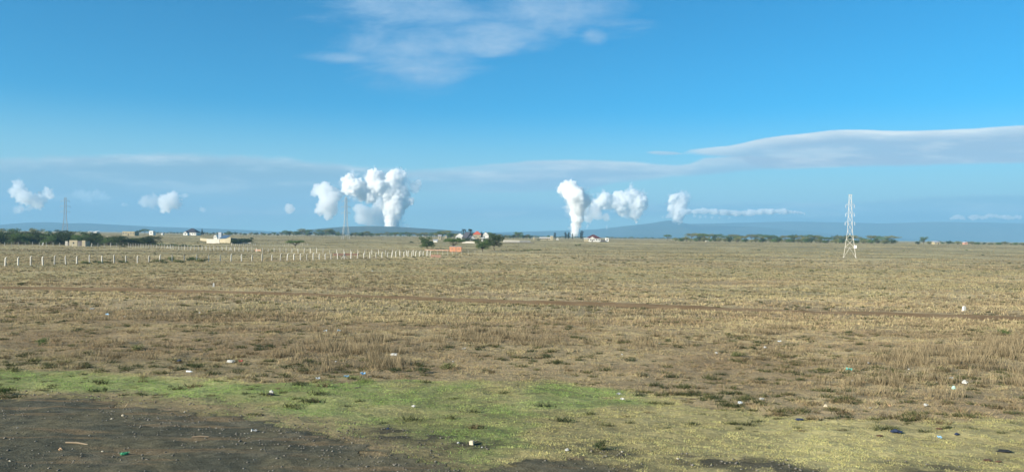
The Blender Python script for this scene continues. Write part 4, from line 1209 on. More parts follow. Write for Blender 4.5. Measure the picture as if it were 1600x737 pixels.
building('building', 'long low cream building on the horizon right of the village', 'building', 853, 860, 19, 4.6, 8, M_CREAM, M_WHITE, 'shed', .25, windows=6)
building('shed', 'taller cream block at the right end of the long low building', 'shed', 862, 855, 4, 6.6, 8.4, M_CREAM, M_WHITE, 'flat')
building('shed', 'tiny white shed right of the long cream building and its tree', 'shed', 871, 870, 3, 3.2, 4, M_WHITE, M_WHITE, 'gable', .4)
building('shed', 'tiny cream block left of the long cream building', 'shed', 834, 860, 2, 4.5, 3, M_CREAM, M_CREAM, 'flat')
hs = building('house', 'white house with maroon hip roof standing alone at the centre right', 'house', 927, 760, 20, 11, 13, M_WHITE, M_MAROON, 'hip', .48, windows=5, over=.7)
building('house', 'pale gabled porch wing at the front of the maroon roofed house', 'porch', 925, 745, 8, 8.4, 5, M_WHITE, M_MAROON, 'gable', .35, windows=3)
building('shed', 'cream lean-to at the left end of the maroon roofed house', 'shed', 916, 748, 6, 5.6, 4, M_CREAM, M_WHITE, 'shed', .2)
building('shed', 'small white cube outbuilding right of the maroon roofed house', 'shed', 948.3, 765, 5.0, 5.6, 3.5, M_WHITE, M_WHITE, 'flat', windows=1, door=False)
wall_run('wall', 'dark low wall between the maroon roofed house and the white cube', [at_y(938.5, 775), at_y(945, 775)], 1.6, .4, M_STONE_SHADE)
building('shed', 'tiny white hut half hidden by the acacia belt on the right', 'shed', 1105, 940, 4, 3.6, 4, M_WHITE, M_WHITE, 'gable', .3)
building('shed', 'small tan shed right of the solitary round tree', 'shed', 1462, 880, 8, 5.5, 6, M_TAN, M_GREYROOF, 'shed', .3, windows=2)
building('shed', 'small pale red hut among the low bushes near the right edge', 'shed', 1508, 930, 5, 4.5, 5, M_REDWALL, M_GREYROOF, 'gable', .3)

# ------------------------------------------------------------------ pylons
def pylon(label, p, H, base, waist_t, top, arms, mat, mem=.12, rz=0.3, boxes=False):
    am = .5 if boxes else 1.15
    bm_ = .8 if boxes else .6
    root = empty('pylon', p, rz)
    def half(t):
        return (base + (waist_t[1] - base) * t / waist_t[0]) / 2 if t < waist_t[0] else (waist_t[1] + (top - waist_t[1]) * (t - waist_t[0]) / (1 - waist_t[0])) / 2
    for sx_, sy_ in ((-1, -1), (1, -1), (1, 1), (-1, 1)):
        mb = MB(); ts = [0, waist_t[0], 1]
        for a, b in zip(ts[:-1], ts[1:]):
            mb.bar((half(a) * sx_, half(a) * sy_, a * H - (.3 if a == 0 else 0)), (half(b) * sx_, half(b) * sy_, b * H), mem * 1.25)
        mb.build('tower_leg', mat, root)
    nlev = 8 if boxes else 11; lv = [1 - (1 - k / nlev) ** 0.8 if False else (k / nlev) ** .88 for k in range(nlev + 1)]
    cs = ((-1, -1), (1, -1), (1, 1), (-1, 1))
    for fc in range(4):
        mb = MB(); a, b = cs[fc], cs[(fc + 1) % 4]
        for t0, t1 in zip(lv[:-1], lv[1:]):
            h0, h1 = half(t0), half(t1)
            A0 = (a[0] * h0, a[1] * h0, t0 * H); B0 = (b[0] * h0, b[1] * h0, t0 * H); A1 = (a[0] * h1, a[1] * h1, t1 * H); B1 = (b[0] * h1, b[1] * h1, t1 * H)
            if t0 == 0:
                mid = tuple((q + w) / 2 for q, w in zip(A1, B1))
                mb.bar(A0, mid, mem * .6); mb.bar(B0, mid, mem * .6)
            else: mb.bar(A0, B1, mem * bm_); mb.bar(B0, A1, mem * bm_)
            mb.bar(A1, B1, mem * bm_)
        mb.build('bracing', mat, root)
    for t, L in arms:
        for sg in (-1, 1):
            hh = half(t); mb = MB()
            mb.bar((sg * hh, -hh, t * H), (sg * L, 0, t * H + .1), mem * am); mb.bar((sg * hh, hh, t * H), (sg * L, 0, t * H + .1), mem * am)
            mb.bar((sg * half(t + .035), 0, (t + .035) * H), (sg * L, 0, t * H + .15), mem * .6)
            o = mb.build('cross_arm', mat, root)
            mb = MB(); mb.bar((sg * L, 0, t * H + .05), (sg * L, 0, t * H - 1.3), .12, .12, 8)
            for q in range(4): mb.bar((sg * L, 0, t * H - .2 - q * .28), (sg * L, 0, t * H - .28 - q * .28), .2, .2, 8)
            mb.build('insulator', M_STEEL2, o)
    if boxes:
        mb = MB(); mb.box((half(.17) + .3, -half(.17), H * .175), (1.1, .5, 1.4)); mb.build('sign_board', M_WHITE, root)
        mb = MB(); mb.box((0, 0, H * 1.0), (top * 1.5, top * 1.5, .15)); mb.build('top_frame', mat, root)
    for sx_, sy_ in cs:
        mb = MB(); mb.box((base / 2 * sx_, base / 2 * sy_, 0), (.55, .55, .5)); mb.build('footing', M_GREYWALL, root)
    tag(root, label, 'pylon')
    return root
p = at(1327.5, 402.5); pylon('pale lattice tower standing alone on the right plain before the acacia belt', p, 98 * p.y / F, 5.2, (.42, 2.1), 1.0, ((.56, 2.0), (.70, 1.8), (.84, 1.8)), mat_plain('bright_steel', (0.54, 0.50, 0.42), .08, .3, .6), .066, rz=-.39, boxes=True)
p = at_y(540, 750); pylon('grey lattice pylon with three pairs of arms in front of the centre steam cloud', p, 66 * p.y / F, 6.2, (.45, 2.6), 1.5, ((.62, 4.2), (.76, 4.6), (.90, 3.8)), mat_plain('dull_steel', (0.52, 0.53, 0.50), .1, .3, .6), .105, rz=.5)
p = at_y(101.5, 860); pylon('grey lattice pylon with three pairs of arms behind the dark tree belt', p, 58 * p.y / F, 6.2, (.45, 2.6), 1.5, ((.62, 4.4), (.76, 4.8), (.90, 4.2)), mat_plain('dull_grey_steel', (0.44, 0.46, 0.46), .1, .3, .6), .13, rz=.4)

# ------------------------------------------------------------------ hills
def mat_hill():
    m, B = mat_new('hill_scrub')
    g = B.n('ShaderNodeNewGeometry'); P = g.outputs['Position']
    n1 = B.noise(P, 0.002, 6.0, 0.6); n2 = B.noise(P, 0.02, 5.0, 0.6)
    c = B.mix(B.ss(n1, .4, .6), (0.030, 0.045, 0.026), (0.060, 0.066, 0.038))
    f = B.lin(n2, .3, .7, .7, 1.3)
    return finish(m, B, bsdf(B, B.mix(1.0, c, B.xyz(f, f, f), 'MULTIPLY'), .95, .1))
M_HILL = mat_hill()
def ridge(name, prof, y0, depth, seed, plinth=4.0):
    """skyline prof = [(px,py)...] at distance y0"""
    P = [(wray(a, b)[0] * y0, CAMZ + wray(a, b)[1] * y0) for a, b in prof]
    xs = np.linspace(P[0][0], P[-1][0], 260); hs = np.interp(xs, [q[0] for q in P], [q[1] for q in P])
    ker = np.hanning(9); ker /= ker.sum(); hs = np.convolve(np.pad(hs, 4, mode='edge'), ker, 'valid')
    H_ = np.maximum(hs - plinth, 0.0) * (0.9 if seed > 7 else 1.0)
    ts = np.linspace(-1, 1, 41)
    XX, TT = np.meshgrid(xs, ts)
    prof_ = np.cos(TT * np.pi / 2) ** 1.4
    n_ = fbm(XX / 600, TT * depth / 600 + seed, 5, seed)
    spur = fbm(XX / 260, TT * 1.2 + 4, 4, seed + 3)
    ZZ = H_[None] * np.clip(prof_ * (1 + 0.55 * (spur - .5) * (1 - prof_) * 2), 0, 1) + 0.0
    ZZ += (n_ - .5) * 0.05 * H_[None] * np.sin(np.abs(TT) * np.pi)
    ZZ = plinth - 6.0 + ZZ * (H_[None] + 6.0) / np.maximum(H_[None], 1e-3) if False else plinth - 3.0 + ZZ + 3.0 * prof_ ** .3
    V_ = np.stack([XX, y0 + TT * depth + 60 * (spur - .5), ZZ], -1).reshape(-1, 3)
    ii = np.arange(XX.size).reshape(XX.shape)
    Fq = np.stack([ii[:-1, :-1], ii[:-1, 1:], ii[1:, 1:], ii[1:, :-1]], -1).reshape(-1, 4)
    o = np_mesh(name, V_, Fq, M_HILL, smooth=True); tag(o, kind='structure'); return o
ridge('hills', [(-260, 360), (-60, 360), (10, 359), (28, 357), (42, 351), (56, 347.5), (80, 347), (105, 349), (135, 348.5), (180, 351), (240, 354), (300, 356), (380, 359), (470, 364), (520, 367)], 9500, 1300, 3)
ridge('hills', [(400, 367), (470, 362), (505, 357), (540, 354), (575, 353), (620, 354), (665, 357), (720, 361), (790, 366), (840, 369)], 5200, 700, 5)
ridge('hills', [(700, 366), (780, 362), (850, 360), (930, 357), (985, 350), (1018, 346), (1040, 341.5), (1050, 341), (1062, 345), (1085, 349), (1120, 350), (1180, 352), (1230, 357), (1300, 364), (1400, 372)], 10600, 1500, 8)
ridge('hills', [(900, 366), (1000, 354), (1080, 347), (1160, 345), (1230, 343), (1300, 344), (1380, 346), (1460, 343), (1540, 344), (1620, 346), (1750, 350), (1950, 360)], 12300, 1300, 11)

# ------------------------------------------------------------------ steam plumes and low clouds as dense white vapour
def mat_steam(name, dens, c=(0.985, 0.985, 0.985)):
    m, B = mat_new(name)
    v = B.n('ShaderNodeVolumePrincipled')
    v.inputs['Color'].default_value = (*c, 1); v.inputs['Density'].default_value = dens; v.inputs['Anisotropy'].default_value = 0.1
    o = B.n('ShaderNodeOutputMaterial'); m.node_tree.links.new(v.outputs[0], o.inputs['Volume'])
    return m
def vapour(name, label, cat, spheres, y, mat, thick=1.0, seed=0, bill=.29, vox=.11, kind=None, group=None, veil=False):
    """spheres: (px,py,r) in photo pixels at distance y -> one closed lumpy mesh"""
    r = np.random.RandomState(seed); s = y / F
    pts = []
    for px, py, rr in spheres:
        u, w = wray(px, py); pts.append((u * y, y + r.normal(0, .35) * rr * s * thick, CAMZ + w * y, rr * s))
    org = Vector((pts[0][0], y, min(q[2] - q[3] for q in pts)))
    bm = bmesh.new()
    for q in pts:
        k_ = bmesh.ops.create_icosphere(bm, subdivisions=3, radius=q[3])
        off = Vector(q[:3]) - org
        for v in k_['verts']: v.co += off
        # cauliflower lumps on the sphere
        for _ in range(9):
            d = Vector(r.normal(0, 1, 3)).normalized(); rr = q[3] * r.uniform(.28, .5)
            k2 = bmesh.ops.create_icosphere(bm, subdivisions=2, radius=rr)
            for v in k2['verts']: v.co += off + d * q[3] * .82
    me = bpy.data.meshes.new('tmp'); bm.to_mesh(me); bm.free()
    tmp = bpy.data.objects.new('tmp', me); COL.objects.link(tmp)
    md = tmp.modifiers.new('r', 'REMESH'); md.mode = 'VOXEL'
    mean = float(np.mean([q[3] for q in pts])); md.voxel_size = mean * vox
    dg = bpy.context.evaluated_depsgraph_get(); me2 = bpy.data.meshes.new_from_object(tmp.evaluated_get(dg))
    bpy.data.objects.remove(tmp); bpy.data.meshes.remove(me)
    n = len(me2.vertices); co = np.empty(n * 3); me2.vertices.foreach_get('co', co); co = co.reshape(-1, 3)
    no = np.empty(n * 3); me2.vertices.foreach_get('normal', no); no = no.reshape(-1, 3)
    out = co.copy()
    for i in range(n):
        q = Vector(co[i]) / mean + Vector((seed * 7.1, 0, 0)); a = 0.0; amp = 1.0; fr = 1.5
        for _ in range(4):
            a += amp * (abs(mnoise.noise(q * fr)) * 2 - .45); amp *= .62; fr *= 2.0
        out[i] = co[i] + no[i] * a * mean * bill
    me2.vertices.foreach_set('co', out.ravel()); me2.name = name
    me2.materials.clear()
    me2.polygons.foreach_set('use_smooth', [True] * len(me2.polygons)); me2.update()
    o = link(name, me2, mat, None, org)
    tag(o, label, cat, group, kind)
    if veil:
        sp = [(a + r.normal(0, .25) * c, b + r.normal(0, .25) * c, c * 1.12) for a, b, c in spheres]
        q = vapour('veil', None, None, sp, y + 6, M_VEIL, seed=seed + 60, bill=.62, vox=.14)
        q.parent = o; q.matrix_parent_inverse = Matrix.Identity(4); q.location = q.location - o.location
    return o
def zc(lst, ox, oy=260, k=4.608): return [(ox + a / k, oy + b / k, r_ * 1.13 / k) for a, b, r_ in lst]
M_ST = mat_steam('steam_dense', 0.12, (.995, .99, .98))
M_VEIL = mat_steam('steam_veil', 0.011, (.995, .99, .98))
M_ST2 = mat_steam('steam_thin', 0.018, (.995, .99, .98))
M_CL = mat_steam('steam_drift', 0.028, (.995, .99, .98))
YP = 5500.0
vapour('steam_plume', 'bulky white steam cloud left of the centre pylon top', 'steam', zc([(400, 135, 30), (362, 168, 38), (330, 190, 22), (420, 190, 52), (478, 205, 44), (440, 250, 58), (395, 300, 40), (360, 315, 25), (440, 310, 50), (430, 355, 28)], 420), YP, mat_steam('steam_medium', .035, (.995, .99, .98)), seed=1)
vapour('steam_plume', 'largest white steam plume, a thick column with a billowing arch right of the centre pylon',
       'steam', zc([(585, 92, 34), (578, 150, 44), (630, 150, 55), (690, 180, 55), (735, 225, 34), (760, 90, 52), (800, 65, 30), (790, 140, 55), (800, 180, 34), (900, 90, 52), (905, 150, 64), (905, 220, 70), (925, 260, 62), (868, 200, 44), (868, 260, 44), (872, 310, 40), (905, 310, 60), (890, 360, 50), (888, 405, 40), (955, 200, 45), (1012, 250, 24), (968, 62, 24), (960, 290, 30)], 420), YP, M_ST, seed=2, veil=True)
vapour('steam_plume', 'thin grey steam veil below the arch of the largest plume', 'steam', zc([(800, 250, 50), (800, 310, 50), (760, 350, 50), (700, 330, 40), (650, 305, 36), (670, 370, 44), (730, 385, 38), (775, 412, 22), (815, 390, 36)], 420), YP + 260, M_ST2, seed=3)
vapour('steam_plume', 'small round steam puff drifting right of the largest plume', 'steam', zc([(1050, 150, 34), (1075, 125, 26), (1040, 175, 16)], 420), YP, M_ST2, seed=4)
vapour('steam_plume', 'small lone round steam puff between the left clouds and the centre pylon', 'steam', zc([(145, 300, 30), (160, 310, 22), (145, 325, 16)], 420), YP, M_ST2, seed=5)
vapour('steam_plume', 'tall white steam column rising behind the trees right of the village', 'steam', zc([(248, 130, 24), (212, 150, 40), (165, 172, 20), (240, 180, 55), (268, 218, 60), (300, 240, 54), (345, 250, 34), (290, 290, 50), (285, 335, 42), (285, 380, 33), (280, 420, 28), (274, 455, 25), (270, 478, 22), (268, 498, 18)], 840), 4300, M_ST, seed=6, veil=True)
vapour('steam_plume', 'white arching steam cloud right of the tall column, narrow jet at its right foot', 'steam', zc([(430, 280, 40), (490, 242, 46), (540, 255, 40), (598, 232, 44), (600, 280, 44), (650, 240, 54), (700, 240, 56), (728, 268, 48), (612, 320, 32), (695, 310, 44), (700, 350, 24), (703, 375, 12), (707, 395, 8)], 840), 8300, M_ST, seed=7, veil=True)
vapour('steam_plume', 'faint steam veil between the tall column and the arching cloud', 'steam', zc([(400, 320, 44), (365, 365, 34), (425, 345, 34), (330, 300, 34), (490, 370, 26)], 840), YP + 300, M_ST2, seed=8)
vapour('steam_plume', 'tiny slanting steam jet right of the tall column foot', 'steam', zc([(361, 423, 8), (356, 434, 8), (351, 446, 6)], 840), YP, M_ST2, seed=9)
vapour('steam_plume', 'tiny upright steam jet below the arching cloud', 'steam', zc([(498, 428, 6), (498, 438, 7), (498, 448, 5)], 840), YP, M_ST2, seed=10)
vapour('steam_plume', 'white steam plume on the flank of the pointed hill', 'steam', zc([(1040, 215, 24), (1035, 245, 38), (985, 235, 32), (955, 250, 14), (1025, 290, 42), (1015, 330, 38), (1012, 362, 28), (1030, 392, 12), (965, 300, 26)], 840), 9700, M_ST, seed=11, veil=True)
vapour('steam_plume', 'wispy steam drifting at the left foot of the hillside plume', 'steam', zc([(960, 350, 22), (935, 360, 14), (900, 365, 8), (985, 345, 22)], 840), 9800, M_ST2, seed=12)

YC = 18000.0
YL = 6600.0
vapour('steam_plume', 'ragged white steam cloud at the left edge above the tree belt', 'steam', zc([(135, 140, 30), (112, 185, 34), (150, 200, 44), (200, 225, 44), (250, 245, 42), (290, 270, 30), (345, 190, 26), (370, 200, 18), (300, 225, 26)], 0), YL, M_CL, bill=.55, seed=21)
vapour('steam_plume', 'faint flat cloud remnant under the ragged white left cloud', 'steam', zc([(120, 318, 22), (160, 308, 26), (200, 305, 18)], 0), YL, mat_steam('steam_faint', .007), bill=.5, seed=22)
vapour('cloud', 'faint grey flat cloud right of the left pylon top', 'cloud', zc([(550, 195, 24), (590, 205, 30), (640, 222, 34), (690, 210, 34), (735, 215, 28), (780, 225, 18)], 0), YC, mat_steam('cloud_fainter', .003), bill=.5, seed=23)
vapour('steam_plume', 'bright white knob of cloud above the white house with dark hip roof', 'steam', zc([(412, 220, 34), (385, 255, 50), (425, 265, 38), (375, 295, 32), (345, 270, 26)], 180), YL, M_CL, bill=.55, seed=24)
vapour('steam_plume', 'softer white cloud joined to the left of the bright knob', 'steam', zc([(210, 255, 34), (255, 265, 34), (285, 225, 24), (300, 245, 22), (240, 225, 20)], 180), YL + 300, mat_steam('steam_soft', .011), bill=.5, seed=25)
vapour('steam_plume', 'tiny cloud scrap just right of the bright white knob', 'steam', zc([(490, 212, 16), (515, 208, 15)], 180), YL, mat_steam('steam_scrap', .009), seed=26)
vapour('steam_plume', 'tiny pale puff low above the stone compound', 'steam', zc([(620, 308, 16), (638, 315, 14)], 180), YL, mat_steam('steam_scrap_low', .008), seed=27)
vapour('steam_plume', 'tiny pale puff left of the softer white cloud', 'steam', zc([(60, 275, 14), (78, 275, 10)], 180), YL, mat_steam('steam_scrap_left', .006), seed=28)
rr_ = random.Random(8); YM = 9300.0  # low white clouds, placed inside the haze box
vapour('low_cloud', 'long thin white cloud bank lying along the hills right of the hillside plume', 'cloudbank',
       [(1068 + k_ * 5.4, 331.5 - 1.5 * math.sin(k_ * .3) + rr_.uniform(-.6, .6), 4.6 * (1 - max(0, k_ - 28) / 14) * rr_.uniform(.75, 1.1)) for k_ in range(36)], YM, mat_steam('cloud_bank', .04), seed=29, vox=.2)
vapour('low_cloud', 'ragged scraps of cloud under the left half of the long thin bank', 'cloudbank', zc([(340, 362, 12), (380, 360, 10), (425, 366, 10), (480, 368, 9), (550, 370, 9), (300, 355, 12)], 1020), YM, mat_steam('cloud_rag', .012), seed=30)
vapour('low_cloud', 'small dome-shaped white cloud low on the right', 'cloudbank', [(1486, 341, 2.6), (1491, 339.6, 3.4), (1496, 338.6, 4.0), (1501, 339.8, 3.4), (1506, 341.3, 2.6)], YM, mat_steam('cloud_dome', .02), seed=31)
vapour('low_cloud', 'flat ragged white cloud low at the right edge', 'cloudbank', [(1515 + k_ * 5.2, 339.5 + rr_.uniform(-1, 1) - (2.5 if 5 < k_ < 9 else 0), rr_.uniform(2.8, 4.2)) for k_ in range(16)], YM, mat_steam('cloud_flat', .02), seed=32, vox=.2)

# ------------------------------------------------------------------ litter
def mat_lit(name, c, rough=.5): return mat_plain(name, c, .12, 8.0, rough, .4)
ML = {'white': mat_lit('white_plastic', (.42, .42, .39)), 'clear': mat_lit('greyish_plastic', (.50, .54, .56), .25), 'blue': mat_lit('light_blue_plastic', (.22, .42, .60)),
      'navy': mat_lit('navy_cloth', (.025, .04, .08), .8), 'teal': mat_lit('teal_plastic', (.10, .33, .27)), 'mint': mat_lit('mint_plastic', (.42, .62, .52)), 'green': mat_lit('green_plastic', (.03, .22, .10)),
      'black': mat_lit('black_rag', (.02, .022, .022), .8), 'brown': mat_lit('brown_card', (.10, .055, .03), .8), 'red': mat_lit('red_print', (.55, .09, .07)), 'cream': mat_lit('cream_stone', (.52, .46, .34), .9),
      'grey': mat_lit('grey_stone', (.22, .21, .20), .9), 'orange': mat_lit('orange_wrapper', (.38, .24, .13)), 'wood': mat_lit('bleached_wood', (.22, .17, .11), .9)}
def bag_mesh(name, sx_, sy_, sz_, mat, parent, seed, loc=(0, 0, 0)):
    r = np.random.RandomState(seed); bm = bmesh.new(); bmesh.ops.create_icosphere(bm, subdivisions=3, radius=1.0)
    off = Vector(r.uniform(-50, 50, 3))
    for v in bm.verts:
        q = v.co * 1.6 + off
        d = 1 + .45 * mnoise.noise(q) + .35 * mnoise.noise(q * 2.7) + .15 * mnoise.noise(q * 6)
        v.co = Vector((v.co.x * d * sx_ / 2, v.co.y * d * sy_ / 2, max(v.co.z, -.25) * d * sz_ / 1.3 + sz_ * .2))
    me = bpy.data.meshes.new(name); bm.to_mesh(me); bm.free()
    return link(name, me, mat, parent, loc)
def sheet_mesh(name, sx_, sy_, amp, mat, parent, seed, loc=(0, 0, 0)):
    r = np.random.RandomState(seed); n, m_ = 9, 7; off = Vector(r.uniform(-50, 50, 3)); v = []; f = []
    for lay in (0, 1):
        for j in range(m_):
            for i in range(n):
                x_, y_ = (i / (n - 1) - .5) * sx_, (j / (m_ - 1) - .5) * sy_
                q = Vector((x_ / sx_ * 3, y_ / sy_ * 3, 0)) + off
                z = amp * (.5 + mnoise.noise(q) + .5 * mnoise.noise(q * 2.3))
                v.append((x_ * (1 + .2 * mnoise.noise(q * 1.3)), y_ * (1 + .25 * mnoise.noise(q * 1.1 + off)), max(z, 0.0) + .012 + lay * .004))
    N = n * m_
    for j in range(m_ - 1):
        for i in range(n - 1):
            a = j * n + i; f.append((a + N, a + 1 + N, a + n + 1 + N, a + n + N)); f.append((a, a + n, a + n + 1, a + 1))
    bd = [i for i in range(n)] + [j * n + n - 1 for j in range(1, m_)] + [(m_ - 1) * n + i for i in range(n - 2, -1, -1)] + [j * n for j in range(m_ - 2, 0, -1)]
    for a, b in zip(bd, bd[1:] + bd[:1]): f.append((a, b, b + N, a + N))
    return mesh_obj(name, v, f, mat, parent, False, loc)
def bottle_mesh(root, L, mat, cap):
    rad = L * .14; prof = [(0, .0), (.85, .0), (1, .05), (1, .35), (.88, .4), (1, .45), (1, .68), (.75, .8), (.38, .9), (.36, .95)]
    v = []; f = []; n = 12
    for rr, t in prof:
        for k_ in range(n):
            a = 2 * math.pi * k_ / n; v.append((t * L - L / 2, math.cos(a) * rad * rr, rad + math.sin(a) * rad * rr))
    for j in range(len(prof) - 1):
        for k_ in range(n): f.append((j * n + k_, j * n + (k_ + 1) % n, (j + 1) * n + (k_ + 1) % n, (j + 1) * n + k_))
    f.append(tuple(range((len(prof) - 1) * n, len(prof) * n)))
    mesh_obj('bottle_body', v, f, mat, root, True)
    mb = MB(); mb.bar((L * .44, 0, rad), (L * .52, 0, rad), rad * .42, n=10); mb.build('cap', cap, root)
def stone_mesh(name, s, mat, parent, seed):
    return bag_mesh(name, s[0], s[1], s[2], mat, parent, seed)
def litter(kind, px, py, wpx, color, label, cat, group=None, hf=.5, seed=None):
    p = at(px, py); w = .7 * wpx * p.y / F; sd_ = seed or int(px * 13 + py)
    name = {'bag': 'plastic_bag', 'sheet': 'scrap', 'bottle': 'bottle', 'stone': 'stone', 'rag': 'rag', 'stick': 'stick', 'block': 'stone_block'}[kind]
    root = empty(name, p, random.Random(sd_).uniform(-.4, .4))
    lift = 0.03 if kind in ('sheet', 'bag', 'rag', 'bottle') else 0.0
    root.location.z += lift * (1.0 if py < 640 else .6)
    m_ = ML[color]
    if kind in ('bag', 'rag'):
        bag_mesh('bag_body' if kind == 'bag' else 'cloth', w, w * .6, w * hf, m_, root, sd_)
        if kind == 'bag': sheet_mesh('handle', w * .35, w * .25, w * .2, m_, root, sd_ + 1, (w * .5, -w * .05, w * .05))
    elif kind == 'sheet': sheet_mesh('film', w, w * .7, w * .45, m_, root, sd_)
    elif kind == 'bottle': bottle_mesh(root, w, m_, ML['white'])
    elif kind == 'stone': stone_mesh('rock', (w, w * .8, w * hf), m_, root, sd_)
    elif kind == 'stick':
        mb = MB(); mb.bar((-w / 2, 0, .02), (0, w * .03, .03), .014, .018, 6); mb.bar((0, w * .03, .03), (w / 2, -w * .01, .02), .018, .01, 6); mb.build('stem', m_, root)
    elif kind == 'block':
        bm = bmesh.new(); bmesh.ops.create_cube(bm, size=1.0)
        bmesh.ops.bevel(bm, geom=bm.edges[:], offset=.09, segments=2, affect='EDGES')
        bmesh.ops.subdivide_edges(bm, edges=bm.edges[:], cuts=2, use_grid_fill=True)
        for v in bm.verts:
            v.co *= 1 + .12 * mnoise.noise(v.co * 2.5 + Vector((3, 1, 2)))
            v.co = Vector((v.co.x * w, v.co.y * w * .8, (v.co.z + .42) * w))
        me = bpy.data.meshes.new('rock'); bm.to_mesh(me); bm.free(); link('rock', me, m_, root)
    tag(root, label, cat, group); return root
litter('bag', 360, 567, 17, 'white', 'long white plastic bag on dry grass, left of the tall brown grass', 'bag', hf=.3)
litter('sheet', 376, 567, 9, 'red', 'red printed wrapper touching the right end of the long white bag', 'wrapper')
litter('bottle', 296, 583, 15, 'clear', 'clear crushed bottle on dry grass below and left of the long white bag', 'bottle')
litter('sheet', 280, 566, 9, 'navy', 'dark bluish scrap left of the long white bag', 'scrap')
litter('bag', 424, 615, 9, 'white', 'round white bag on a dark lump in the green grass', 'bag', hf=.6)
litter('rag', 423, 618, 15, 'black', 'flat black lump under the round white bag', 'rag', hf=.25)  # flat black lump beneath the bag
litter('stone', 525, 565, 4.5, 'white', 'small white lump at the foot of the tall brown grass', 'stone')
litter('sheet', 541, 591, 10, 'blue', 'bright light blue scrap at the upper edge of the green grass', 'scrap')
litter('sheet', 567, 587, 11, 'blue', 'flatter blue scrap just right of the brighter blue one', 'scrap')
litter('sheet', 497, 594, 9, 'clear', 'pale grey film beside a dark tuft left of the blue scraps', 'film')
litter('sheet', 508, 519, 8, 'clear', 'pale scrap above the left part of the tall brown grass', 'scrap')
litter('sheet', 531, 519, 11, 'blue', 'blue film above the tall brown grass, right of a pale scrap', 'film')
litter('bag', 615, 556, 15, 'white', 'white torn bag caught inside the tall brown grass', 'bag', hf=.35)
litter('stone', 708, 565, 4.5, 'white', 'small white lump right of the dark low bush', 'stone')
litter('sheet', 725, 547, 7, 'white', 'white scrap below the second patch of tall grass', 'scrap')
litter('bag', 646, 637, 8, 'white', 'small white bag in the middle of the green grass', 'bag', hf=.45)
litter('block', 737, 694, 9.5, 'cream', 'squarish cream stone block in the lower middle beside a dark patch', 'stone')
litter('stone', 716, 692, 6, 'white', 'small pale stone left of the squarish cream block', 'stone')
litter('stone', 753, 699, 4, 'white', 'tiny pale stone right of the squarish cream block', 'stone')
litter('sheet', 967, 618, 9, 'white', 'white scrap at the right tip of the green grass, upper of two', 'scrap')
litter('sheet', 973, 627, 10, 'white', 'white scrap at the right tip of the green grass, lower of two', 'scrap')
litter('stone', 886, 704, 8, 'white', 'white stone beside the withered reddish weed clump', 'stone', hf=.6)
litter('bag', 1156, 632, 9, 'clear', 'pale crumpled bag on the straw grass, left of another', 'bag', hf=.5)
litter('bag', 1190, 626, 9, 'white', 'white crumpled bag on the straw grass, right of a paler one', 'bag', hf=.5)
litter('stone', 1290, 635, 8, 'cream', 'pale stone with a brown shadow under the grass tufts', 'stone', hf=.6)
litter('sheet', 1326, 580, 13, 'teal', 'teal film in the dry grass on the right', 'film')
litter('bag', 1357, 569, 6, 'white', 'small white bag above the teal film', 'bag', hf=.6)
litter('stone', 1332, 595, 5, 'white', 'small bright white lump below the teal film', 'stone')
litter('sheet', 1350, 600, 7, 'orange', 'tan scrap just right of the white lump below the teal film', 'scrap')
litter('stone', 1420, 577, 4.5, 'white', 'small pale lump left inside the right tall grass', 'stone')
litter('bag', 1486, 593, 8, 'clear', 'faint whitish bag left of the brightest bag on the right', 'bag', hf=.6)
litter('bag', 1507, 600, 10, 'white', 'brightest white bag in the tall dry grass on the right', 'bag', hf=.7)
litter('bag', 1490, 609, 9, 'mint', 'mint green bag just below the brightest white bag', 'bag', hf=.8)
litter('bag', 1446, 635, 9, 'white', 'white and brown wad under the tufts at the lower right', 'bag', hf=.5)
litter('stone', 1390, 634, 7, 'orange', 'orange tan lump left of the white wad on the right', 'stone')
litter('stone', 1360, 637, 7, 'white', 'pale flat stone left of the orange tan lump', 'stone', hf=.3)
litter('rag', 1249, 657, 19, 'navy', 'dark grey rag spread on straw grass left of the others', 'rag', hf=.18)
litter('rag', 1400, 676, 24, 'navy', 'long black and navy rag on the lower right grass', 'rag', hf=.22)
litter('rag', 1375, 682, 17, 'brown', 'flat brown sole-like piece left below the long navy rag', 'rag', hf=.15)
litter('sheet', 1468, 686, 9, 'blue', 'light blue wrapper on the lower right grass', 'wrapper')
litter('rag', 1495, 680, 11, 'navy', 'small dark blue wad right of the light blue wrapper', 'rag', hf=.4)
litter('rag', 1467, 671, 13, 'brown', 'small brown rag above the light blue wrapper', 'rag', hf=.2)
litter('rag', 1318, 645, 8, 'brown', 'small brown leaf-like scrap above the lower right grass', 'scrap', hf=.5)
litter('rag', 1570, 706, 30, 'black', 'thin black strip of cloth near the lower right edge', 'rag', hf=.12)
litter('rag', 1560, 722, 13, 'brown', 'dark brown rag below the thin black strip, right one of two', 'rag', hf=.2)
litter('rag', 1543, 720, 20, 'brown', 'long brown rag below the thin black strip, left one of two', 'rag', hf=.12)
litter('bag', 194, 711, 16, 'green', 'crumpled dark green bag on the gravel', 'bag', hf=.3)
litter('stick', 313, 683.5, 36, 'wood', 'bleached stick lying on the gravel', 'stick')
litter('sheet', 397, 676, 13, 'white', 'flat white scrap on the gravel near the grass edge', 'scrap')
litter('stone', 95, 703, 9, 'orange', 'yellowish brown stone on the gravel, left of the green bag', 'stone', hf=.6)
litter('stick', 120, 694, 60, 'wood', 'long thin brown twig half sunk in the gravel at the left', 'stick')
litter('stone', 192, 650, 7, 'cream', 'pale stone on the upper gravel, larger one of two', 'stone', hf=.7)
litter('stone', 174, 655, 6, 'cream', 'pale longish stone on the upper gravel, left of the larger one', 'stone', hf=.5)
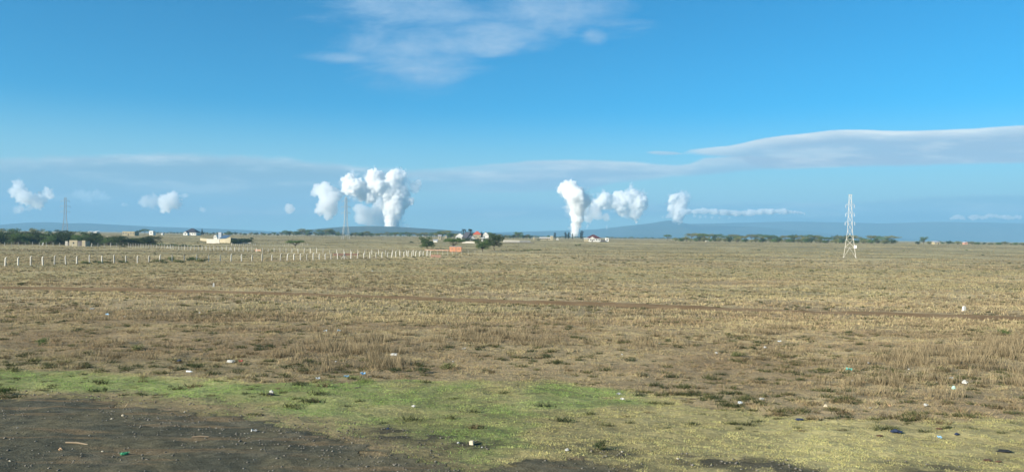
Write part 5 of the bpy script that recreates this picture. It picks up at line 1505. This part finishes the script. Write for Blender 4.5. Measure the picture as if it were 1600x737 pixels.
litter('stone', 15, 721, 5, 'cream', 'pale pebble stone at the lower left corner of the gravel', 'stone', hf=.7)
litter('stone', 160, 706, 5, 'cream', 'small pinkish stone left of the green bag', 'stone', hf=.6)
litter('stone', 606, 670, 6, 'navy', 'small dark stone on the upper rim of the bare soil patch', 'stone', hf=.7)
litter('bag', 312, 490, 4, 'white', 'tiny white speck of plastic below the left marker stone', 'bag', hf=.8)
litter('sheet', 144, 484, 9, 'white', 'thin white scrap on the upper left dry grass', 'scrap')
litter('sheet', 168, 493, 8, 'blue', 'faint bluish film on the upper left dry grass', 'film')
litter('bag', 195, 496, 4, 'white', 'tiny white bag right of the faint bluish film', 'bag', hf=.7)
litter('bag', 582, 424, 3, 'white', 'tiny white bag far out on the plain above the dirt track', 'bag', hf=.8)
litter('bag', 1195, 544, 5, 'white', 'small white bag low in the grass left of the right tall grass', 'bag', hf=.6)
litter('bag', 1119, 553, 6, 'white', 'white bag beside a dark green bush in the right dry grass', 'bag', hf=.6)
litter('stone', 1030, 537, 4, 'white', 'tiny white lump upper left of the white bag by the dark green bush', 'stone')
litter('stone', 972, 554, 4, 'white', 'tiny white lump in the middle of the weedy dry grass', 'stone')
litter('sheet', 1218, 535, 7, 'clear', 'greyish film by the small tall grass island below the track', 'film')
litter('stone', 1459, 498, 4, 'cream', 'tiny pale stone on the near edge of the dirt track', 'stone')
litter('bag', 1391, 460, 3.4, 'white', 'tiny white bag above the dirt track left of the right marker', 'bag', hf=.8)

# ------------------------------------------------------------------ haze
def haze_box():
    x0, x1, y0, y1 = -16500.0, 16500.0, -2700.0, 14600.0
    top = 0.0
    for o in C.objects:
        if o.type == 'MESH' and o.name.split('.')[0] != 'cloud' and o.get('kind') is None and o.name.startswith('steam_plume'):
            top = max(top, o.location.z + max(v.co.z for v in o.data.vertices))
    zb, zt = -4.0, top + 6.0
    mb = MB(); mb.box(((x0 + x1) / 2, (y0 + y1) / 2, (zb + zt) / 2), (x1 - x0, y1 - y0, zt - zb))
    m, B = mat_new('air')
    v = B.n('ShaderNodeVolumePrincipled'); v.inputs['Color'].default_value = (0.245, 0.50, 0.74, 1)
    v.inputs['Density'].default_value = 0.00013; v.inputs['Anisotropy'].default_value = 0.0
    o_ = B.n('ShaderNodeOutputMaterial'); m.node_tree.links.new(v.outputs[0], o_.inputs['Volume'])
    tag(mb.build('haze', m), kind='stuff', label='thin blue haze in the air over the plain', cat='haze')
    print('haze top', zt)
haze_box()
